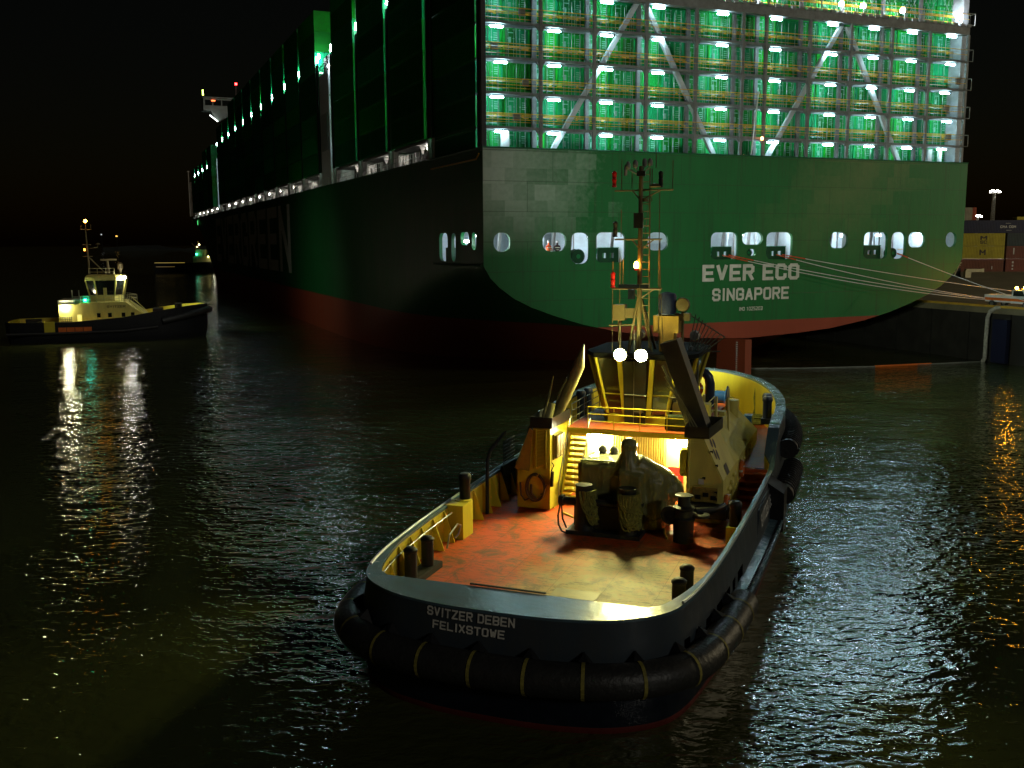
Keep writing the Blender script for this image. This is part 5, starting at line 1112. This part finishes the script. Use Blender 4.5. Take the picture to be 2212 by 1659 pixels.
# towing post with side rollers
b = MB(); b.lathe((2.95, 10.95, 1.9), [(.36, 0), (.36, .75), (.4, .8), (.4, .86), (.34, .9), (.33, 1.15), (.38, 1.2), (.38, 1.25), (.22, 1.3), (.2, 1.62), (.31, 1.64), (.31, 1.68), (0, 1.685)], 26, 0)
for a0, c in ((150, (2.5, 10.8)), (0, (3.5, 11.1))): b.lathe((c[0], c[1], 2.85), [(.22, -.07), (.33, -.05), (.33, .05), (.22, .07), (.12, .07), (.12, -.07), (.22, -.07)], 20, 0, 'Y' if a0 else 'Z')
b.tube([(3.3, 11.2, 2.95), (3.9, 11.8, 2.9), (4.1, 12.6, 2.85)], .12, 10, 0); tug.part('towing_post', b, MATS['bitt_black'])
b = MB(); b.tube([(1.9, 12.6, 1.95), (2.2, 11.4, 1.95), (2.35, 11.0, 1.93)], .04, 6); b.tube([(-2.1, 12.9, 1.94), (-1.5, 12.4, 1.94)], .04, 6); tug.part('deck_conduit', b, yellow)

# ---------- things lying on or hanging from the tug
# winch tarpaulin: several draped solids fused by remeshing
b = MB(); b.bb(-1.15, 1.0, 11.6, 13.6, 2.0, 4.35, ch=.12); b.bb(-1.1, 1.4, 11.4, 13.4, 1.92, 3.2, ch=.1)
b.tube([(.72, 11.9, 3.9), (.72, 11.9, 4.75), (.72, 11.95, 5.05)], [.55, .30, .22], 14); b.sphere((.72, 11.95, 4.95), .33)
b.tube([(.9, 12.0, 4.3), (1.4, 12.3, 3.9), (2.0, 12.7, 3.5), (2.3, 12.9, 3.2)], [.45, .5, .45, .3], 14); b.sphere((2.0, 12.8, 3.25), .62, sq=(1, 1, .85)); b.tube([(1.5, 12.4, 3.6), (1.55, 12.2, 2.6), (1.6, 12.1, 1.92)], [.6, .55, .5], 14); b.tube([(2.0, 12.7, 3.0), (2.0, 12.5, 1.92)], [.35, .2], 10)
b.prism([(.4, 1.92), (1.5, 1.92), (1.3, 4.0), (.5, 4.2)], 'Y', 11.3, 12.2)
tarpm = bpy.data.materials.new('tarpaulin_fabric'); n_, bs = nodes(tarpm); N = n_.nodes; L = n_.links
bs.inputs['Base Color'].default_value = (.21, .21, .075, 1); bs.inputs['Roughness'].default_value = .33
tc = N.new('ShaderNodeTexCoord'); mp = N.new('ShaderNodeMapping'); mp.inputs['Scale'].default_value = (1, 1, .35); L.new(tc.outputs['Object'], mp.inputs[0])
vo = N.new('ShaderNodeTexNoise'); vo.inputs['Scale'].default_value = 1.7; vo.inputs['Detail'].default_value = 5; vo.inputs['Roughness'].default_value = .55; vo.inputs['Distortion'].default_value = 1.6; L.new(mp.outputs[0], vo.inputs['Vector'])
bp = N.new('ShaderNodeBump'); bp.inputs['Strength'].default_value = .7; bp.inputs['Distance'].default_value = .16; L.new(vo.outputs['Fac'], bp.inputs['Height']); L.new(bp.outputs[0], bs.inputs['Normal'])
tp = single('tarpaulin', 'olive tarpaulin draped over the towing winch on the tug deck, hooded knob on top', 'tarpaulin', b, tarpm, TUG, (.4, 12.4, 1.95))
mo = tp.modifiers.new('fuse', 'REMESH'); mo.mode = 'VOXEL'; mo.voxel_size = .05; mo.use_smooth_shade = True
mo = tp.modifiers.new('soft', 'SMOOTH'); mo.iterations = 6; mo.factor = .6
tx = bpy.data.textures.new('folds', 'CLOUDS'); tx.noise_scale = .6; tx.noise_depth = 2
mo = tp.modifiers.new('folds', 'DISPLACE'); mo.texture = tx; mo.strength = .09; mo.mid_level = .5; mo.texture_coords = 'LOCAL'
b = MB(); b.tube([(1.3, 11.4, 3.1), (1.45, 11.2, 2.7), (1.8, 11.2, 2.45), (2.3, 11.7, 2.6), (2.5, 12.1, 2.9)], .025, 6); b.tube([(-1.0, 11.5, 4.4), (.3, 11.5, 4.42)], .03, 6)
single('lashing_cord', 'thin cord tied round the olive tarpaulin', 'cord', b, rope, TUG, (1.8, 11.3, 2.5))
# ropes hung over the bitt posts
def rope_bundle(x, label, side, n, rz=0):
    b = MB(); rnd = random.Random(int(x*100)+5)
    for k in range(n):
        a0 = side+rnd.uniform(-.55, .75); ln = rnd.uniform(.5, 1.3); w_ = rnd.uniform(.08, .34); r0_ = .30+rnd.uniform(.03, .14)
        pts = []
        for j in range(15):
            t = j/14; ph = math.pi*t; aa = a0+(t-.5)*2*w_/.3; rr2 = r0_+.12*math.sin(ph)+rnd.uniform(-.012, .012)
            pts.append((x+rr2*math.cos(aa), 10.75+rr2*math.sin(aa), 3.62-.1-ln*math.sin(ph)**.6-.0*t))
        b.tube(pts, .028, 5)
    single('rope_bundle', label, 'rope', b, rope, TUG, (x, 10.75, 3.2), group='ropes on the towing bitt')
rope_bundle(-.62, 'green rope loops hung over the port post of the towing bitt', -.2, 44)
rope_bundle(.98, 'green rope loops hanging to the deck from the starboard post of the towing bitt', -.9, 60)
b = MB(); b.tube([(-1.5, 10.7, 2.9), (-1.55, 10.6, 2.5), (-1.5, 10.5, 2.2), (-1.35, 10.4, 2.0), (-1.2, 10.4, 1.95)], .035, 6); b.tube([(-1.45, 10.7, 2.9), (-1.38, 10.6, 2.4), (-1.2, 10.5, 2.1)], .03, 6)
single('rope_tail', 'dark rope tail hanging from the crossbar end of the towing bitt', 'rope', b, mat('dark_rope', (.05, .02, .015), .8), TUG, (-1.45, 10.6, 2))
# hose loops on the port funnel casing
b = MB()
for k, (rx_, rz_, cx, cz) in enumerate(((.36, .55, -3.2, 2.85), (.34, .5, -3.17, 2.88), (.38, .52, -3.22, 2.82))): b.tube([(cx+rx_*math.sin(R(a)), 12.9-.02*k, cz+rz_*math.cos(R(a))) for a in range(20, 371, 14)], .035, 7)
b.tube([(-3.85, 12.92, 3.0), (-3.82, 12.9, 2.5), (-3.65, 12.88, 2.3), (-3.45, 12.9, 2.4)], .035, 7); b.tube([(-3.4, 12.9, 2.95), (-3.38, 12.9, 2.6), (-3.2, 12.9, 2.4)], .05, 7); b.tube([(-3.0, 12.88, 2.6), (-2.9, 12.86, 2.62), (-2.75, 12.88, 3.0)], .03, 7)
single('coiled_hose', 'dark hose coiled against the yellow port funnel casing', 'hose', b, mat('hose_brown', (.06, .04, .02), .6), TUG, (-3.2, 12.95, 2.8))
# deck ropes, lifebuoys
def coil(x, y, z, r_, label, n=9):
    b = MB(); rnd = random.Random(int(y*10))
    for k in range(n): q = r_*(.45+.55*rnd.random()); b.tube([(x+q*math.cos(R(a))+rnd.uniform(-.02, .02), y+q*math.sin(R(a))+rnd.uniform(-.02, .02), z+.04+k*.035+rnd.uniform(-.01, .01)) for a in range(0, 361, 24)], .04, 5)
    single('rope_coil', label, 'rope', b, rope, TUG, (x, y, z))
coil(3.45, 28.2, 3.05, .5, 'heap of dark green rope coiled on the foredeck by the yellow bulwark', 12)
b = MB()
for k in range(6): b.tube([(3.2+.04*k, 29.6+.04*k, 4.7), (3.15+.05*k, 29.5+.05*k, 4.2), (3.2, 29.5+.03*k, 3.6), (3.1+.05*k, 29.4, 3.15)], .04, 5)
single('hanging_rope', 'green rope hanging down the inside of the foredeck bulwark', 'rope', b, rope, TUG, (3.2, 29.5, 3.1))
def buoy(c, ax, label, r_=.3):
    b = MB(); pts = []
    for k in range(25):
        a = 2*math.pi*k/24; pts.append(Vector(c)+(Vector((0, r_*math.cos(a), r_*math.sin(a))) if ax == 'X' else Vector((r_*math.cos(a), 0, r_*math.sin(a)))))
    for k in range(24): b.tube(pts[k:k+2], .075, 8, 1 if k % 6 == 0 else 0, caps=False)
    single('lifebuoy', label, 'lifebuoy', b, [orange, white], TUG, c, group='lifebuoys on the tug')
buoy((4.1, 13.35, 2.75), 'X', 'orange lifebuoy low on the side of the deckhouse near the towing post')
buoy((4.1, 17.5, 3.15), 'X', 'orange lifebuoy on the deckhouse side above the dark steps')
buoy((1.35, 21.75, 5.7), 'Y', 'red and white lifebuoy beside the wheelhouse near the navy pipe', .34)
b = MB(); b.lathe((-1.3, 15.2, 3.98), [(.12, 0), (.17, .1), (.12, .24), (.0, .27)], 14); b.lathe((-.85, 15.2, 3.98), [(.12, 0), (.17, .1), (.12, .24), (.0, .27)], 14)
b = MB()
for x in (-.6, -.15): b.lathe((x, 13.2, 4.35), [(.14, 0), (.17, .1), (.15, .2), (.05, .3), (0, .31)], 14); 
single('float', 'pair of round floats lying on top of the covered winch', 'float', b, grey, TUG, (-.4, 13.2, 4.3))

# ================================================================= second tug, left
T2 = Matrix.Translation((-63.5, 123.0, 0)) @ Matrix.Rotation(math.atan2(-22.1, 6.8), 4, 'Z')
t2 = Thing('tugboat', 'smaller black hulled tug seen from its side with cream wheelhouse and amber masthead light', 'tugboat', T2)
O2 = [(0, 0), (2.2, .1), (3.6, .8), (4.3, 3), (4.5, 8), (4.5, 14), (4.2, 18), (3.2, 21), (1.6, 23.2), (0, 24)]
def l2(fo, fz):
    r_ = [Vector((x+(fo if x > 0 else 0), y+(fo*(1 if y > 12 else -1) if x < 3 else 0), fz(y))) for x, y in O2]
    return r_+[Vector((-v.x, v.y, v.z)) for v in r_[-2:0:-1]]
cap2 = lambda y: 2.6+1.7*smooth(9, 24, y)
b = MB(); b.loft([l2(-.8, lambda y: -1), l2(-.25, lambda y: 0), l2(0, lambda y: 1.2), l2(.05, cap2)], 0, closed=True); b.loft([l2(.05, cap2), l2(-.2, cap2)], 0, closed=True, smooth=False); h2 = t2.part('hull', b, black)
b = MB(); b.loft([l2(-.22, lambda y: 1.5), l2(-.2, cap2)], 0, closed=True); t2.part('bulwark_lining', b, yellow, parent=h2)
b = MB(); r_ = l2(-.2, lambda y: 1.6 if y < 15 else 2.3); b.add(r_, [list(range(len(r_)))]); t2.part('deck', b, deckred)
b = MB(); b.tube([(4.55, .5, 1.25), (4.7, 8, 1.25), (4.7, 14, 1.35), (4.4, 18, 1.7)], .16, 8); b.tube([(4.2, 18.5, 2.4), (3.2, 21.5, 3.0), (1.7, 23.5, 3.4), (0, 24.3, 3.5), (-1.7, 23.5, 3.4)], .45, 12); t2.part('fender', b, rubber)
b = MB(); b.bb(4.5, 4.62, 6.4, 10.2, 1.35, 1.95, 0); b.bb(4.5, 4.6, 4.8, 6.0, 1.35, 2.7, 1)
for k in range(3): b.bb(4.62, 4.65, 7.3+k*.95, 7.36+k*.95, 1.35, 1.95, 2)
t2.part('bulwark_port', b, [orange, yellow, black], parent=h2)
b = MB(); b.prism([(6.4, 1.6), (16.8, 1.6), (16.4, 3.2), (14.2, 4.9), (9.0, 4.9), (8.6, 4.7), (6.4, 4.7)], 'X', -3.3, 3.3); ho2 = t2.part('deckhouse', b, cream)
b = MB()
for y in (11.0, 12.3, 13.9, 15.0): b.bb(3.3, 3.34, y-.22, y+.22, 3.0, 3.55)
t2.part('window', b, glass, parent=ho2)
b = MB(); b.bb(3.3, 3.35, 8.5, 9.0, 2.6, 3.4); t2.part('lit_window', b, emat('lit_window', (.9, .8, .1), .9), parent=ho2)
b = MB(); add_text(b, 'SVITZER', lambda u, v: Vector((3.34, 12.0+u*2.2, 4.2+v*.28)), nrm=(1, 0, 0)); t2.part('lettering', b, mat('faint_letters', (.18, .15, .05), .7), parent=ho2)
b = MB()
for k in range(6): b.tube([(3.5, 6.6+.25*k, 2.0), (3.5, 6.6+.25*k, 3.2)], .03, 4)
for k in range(5): b.tube([(3.5, 6.6, 2.1+.25*k), (3.5, 7.9, 2.1+.25*k)], .03, 4)
t2.part('side_grid', b, black, parent=ho2)
# wheelhouse
def o2(z, k): return [Vector((x*k, 11.7+(y-11.7)*k, z)) for x, y in ((-1.5, 9.9), (1.5, 9.9), (2.0, 10.8), (2.0, 12.9), (1.3, 13.8), (-1.3, 13.8), (-2.0, 12.9), (-2.0, 10.8))]
b = MB(); b.loft([o2(4.9, 1), o2(5.7, 1.0), ], 0, closed=True, smooth=False); b.loft([o2(7.6, 1.2), o2(7.6, 1.25), o2(8.0, 1.22), o2(8.25, 1.1)], 0, closed=True, smooth=False); b.add(o2(8.25, 1.1), [list(range(8))]); w2 = t2.part('wheelhouse', b, cream)
lo, hi = o2(5.7, 1.0), o2(7.6, 1.2); b = MB()
for i in range(8): b.tube([lo[i], hi[i]], .1, 6)
b.bb(2.0, 2.2, 11.6, 12.0, 5.6, 7.6); t2.part('window_frame', b, cream, parent=w2)
for i in range(8):
    q = [lo[i], lo[(i+1) % 8], hi[(i+1) % 8], hi[i]]; b = MB(); cen = sum(q, Vector())/4; b.add([cen+(p-cen)*.96 for p in q], [(0, 1, 2, 3)]); t2.part('window', b, glass, parent=w2)
b = MB(); b.tube([(0, 9.9, 8.2), (0, 9.75, 14.2)], [.12, .07], 8); b.tube([(0, 12, 8.2), (0, 9.85, 10.6)], .07, 6)
for z, d in ((10.6, .6), (12.1, .5), (14.0, .7)): b.tube([(0, 9.8-d, z), (0, 9.8+d, z)], .04, 5); b.tube([(-.8, 9.8, z), (.8, 9.8, z)], .04, 5)
b.tube([(0, 9.8, 11.6), (0, 11, 11.7), (0, 11.1, 12.1)], .03, 5); b.lathe((0, 11.1, 12.1), [(.3, 0), (.2, .15), (0, .2)], 10); b.tube([(0, 9.2, 14), (0, 9.2, 14.5)], .03, 4); b.tube([(0, 10.4, 14), (0, 10.4, 14.6)], .03, 4); b.tube([(0, 9.8, 14), (0, 9.8, 14.9)], .05, 4)
m2 = t2.part('mast', b, mastm)
b = MB(); b.sphere((0, 9.8, 15.05), .2, seg=10, rings=6); t2.part('masthead_light', b, emat('mast_amber', (1, .36, .03), 60), parent=m2)
b = MB(); b.box((.15, 9.5, 11.45), (.12, .18, .3)); t2.part('mast_lamp', b, emat('mast_orange', (1, .35, .03), 8), parent=m2)
b = MB(); b.tube([(0, 12.2, 8.2), (0, 12.1, 10.0)], [.2, .12], 8); b.bb(-.15, .15, 11.3, 13.2, 10.05, 10.25); t2.part('radar_scanner', b, mastm, parent=w2)
b = MB(); b.lathe((.2, 13.6, 8.9), [(.3, 0), (.36, .2), (.36, .7), (.2, .9)], 12, 0); b.tube([(.2, 13.6, 8.2), (.2, 13.6, 8.9)], .15, 8); b.tube([(.2, 13.0, 8.3), (.2, 14.6, 7.8)], .05, 5); t2.part('covered_monitor', b, mastm, parent=w2)
def rail2(pts, name='rail', h=.9, par=None):
    b = MB()
    for hh in (h, h*.5): b.tube([(x, y, z+hh) for x, y, z in pts], .025, 4)
    for i in range(len(pts)-1):
        a, c = Vector(pts[i]), Vector(pts[i+1]); n = max(1, int((c-a).length/.9))
        for k in range(n+1): p = a.lerp(c, k/n); b.tube([p, p+Vector((0, 0, h))], .025, 4)
    t2.part(name, b, mat('rail_pale', (.45, .42, .2), .5), parent=par)
rail2([(1.8, 10, 8.2), (1.8, 13, 8.2)]); rail2([(3.1, 13.8, 4.9), (3.1, 15.6, 4.9)]); rail2([(3.1, 9.0, 4.9), (3.1, 13.5, 4.9)], h=.8); rail2([(-3, 13.8, 4.9), (3, 15.6, 4.9)])
b = MB(); b.tube([(2.5, 14.6, 5.0), (3.2, 16.8, 2.9)], .07, 5); b.tube([(2.5, 14.9, 5.5), (3.2, 17.1, 3.3)], .04, 5); t2.part('stair', b, cream, parent=ho2)
b = MB(); b.bb(-1, 1, 20, 20.9, 2.3, 4.4); b.lathe((1.5, 20.5, 2.3), [(.3, 0), (.3, 2.0), (.34, 2.1)], 12); b.bb(-1.5, 1.5, 17.3, 18.5, 2.3, 3.8); b.bb(3.0, 3.6, 2.6, 4.4, 1.6, 3.0); t2.part('deck_winch', b, black)
b = MB(); b.tube([(2, 7.9, 4.7), (2, 7.9, 6.4)], .06, 5); b.tube([(2, 8.7, 4.7), (2, 8.7, 6.4)], .06, 5); b.tube([(2, 7.9, 5.6), (2, 8.7, 5.6)], .04, 5); b.lathe((2.2, 8.0, 5.15), [(.35, 0), (.35, 1.2)], 12, 0, 'Y'); b.bb(-2.9, 2.9, 6.3, 8.2, 4.7, 5.2); t2.part('roof_fittings', b, mat('pale_fitting', (.35, .34, .25), .5), parent=ho2)
for p, d, nm, c, e in (((3.45, 7.1, 4.45), (.25, .35, .25), 'floodlight', (1, .93, .6), 440), ((2.3, 14.2, 7.95), (.25, .3, .25), 'floodlight', (1, .95, .8), 260), ((3.2, 9.5, 5.2), (.15, .25, .2), 'starboard_light', (.02, 1, .6), 60), ((3.4, 18.0, 3.1), (.1, .15, .15), 'small_lamp', (1, .4, .1), 12)):
    b = MB(); b.box(p, d); t2.part(nm, b, emat(nm+str(e), c, e), parent=ho2 if p[2] < 6 else w2)
b = MB(); b.prism([(9.2, 4.9), (10.1, 4.9), (10.1, 5.7), (9.2, 5.7)], 'X', 2.9, 3.0); t2.part('light_screen', b, mat('screen_green', (.03, .12, .08), .5), parent=ho2)

l = bpy.data.lights.new('side_beam', 'SPOT'); l.energy = 2300; l.color = (.85, 1, .7); l.spot_size = R(96); l.spot_blend = 1; l.shadow_soft_size = .15
o = bpy.data.objects.new('side_beam', l); COL.objects.link(o); o.parent = t2.root; o.location = (-.2, 14.9, 8.1); o.rotation_euler = (Vector((9, -28, 4))).to_track_quat('Z', 'Y').to_euler()
# ================================================================= third tug, far away
T3 = Matrix.Translation((-141, 398, 0)) @ Matrix.Rotation(R(-88), 4, 'Z')
t3 = Thing('tugboat', 'distant dark tug off the bow of the container ship with a row of deck lights', 'tugboat', T3)
b = MB(); b.prism([(-2, 0), (24, 0), (26, 4.6), (-2.5, 3.6)], 'X', -4, 4); t3.part('hull', b, black)
b = MB(); b.bb(-3, 3, 13, 21, 3.8, 6.5); b.bb(-2.2, 2.2, 14, 18, 6.5, 9.2); t3.part('deckhouse', b, mat('far_cream', (.35, .32, .12), .6))
b = MB(); b.tube([(0, 15, 9), (0, 14.5, 12.5)], .15, 5); b.tube([(0, 12, 11.8), (0, 14, 9.5)], .12, 5); t3.part('mast', b, mastm)
b = MB(); b.bb(3.9, 4.05, -2, 10, 4.0, 4.12); t3.part('deck_strip_light', b, emat('strip_amber', (1, .7, .12), .5))
b = MB(); b.bb(3.9, 4.05, -1.5, 6, 2.4, 2.55); t3.part('hull_strip_light', b, emat('strip_amber2', (1, .6, .1), .15))
for p, d, c, e in (((3.1, 14.6, 7.4), .5, (.05, 1, .6), 16), ((1, 15.2, 11.2), .4, (1, .85, .4), 22), ((2.2, 14.7, 10.3), .5, (1, .7, .3), 4), ((3.1, 19.2, 6.4), .45, (1, .9, .3), 10), ((4.1, 21.5, 5.6), .5, (1, .93, .7), 60)):
    b = MB(); b.box(p, (d, d, d)); t3.part('lamp', b, emat('far_lamp_%d_%d' % (e, int(c[0]*10)), c, e))
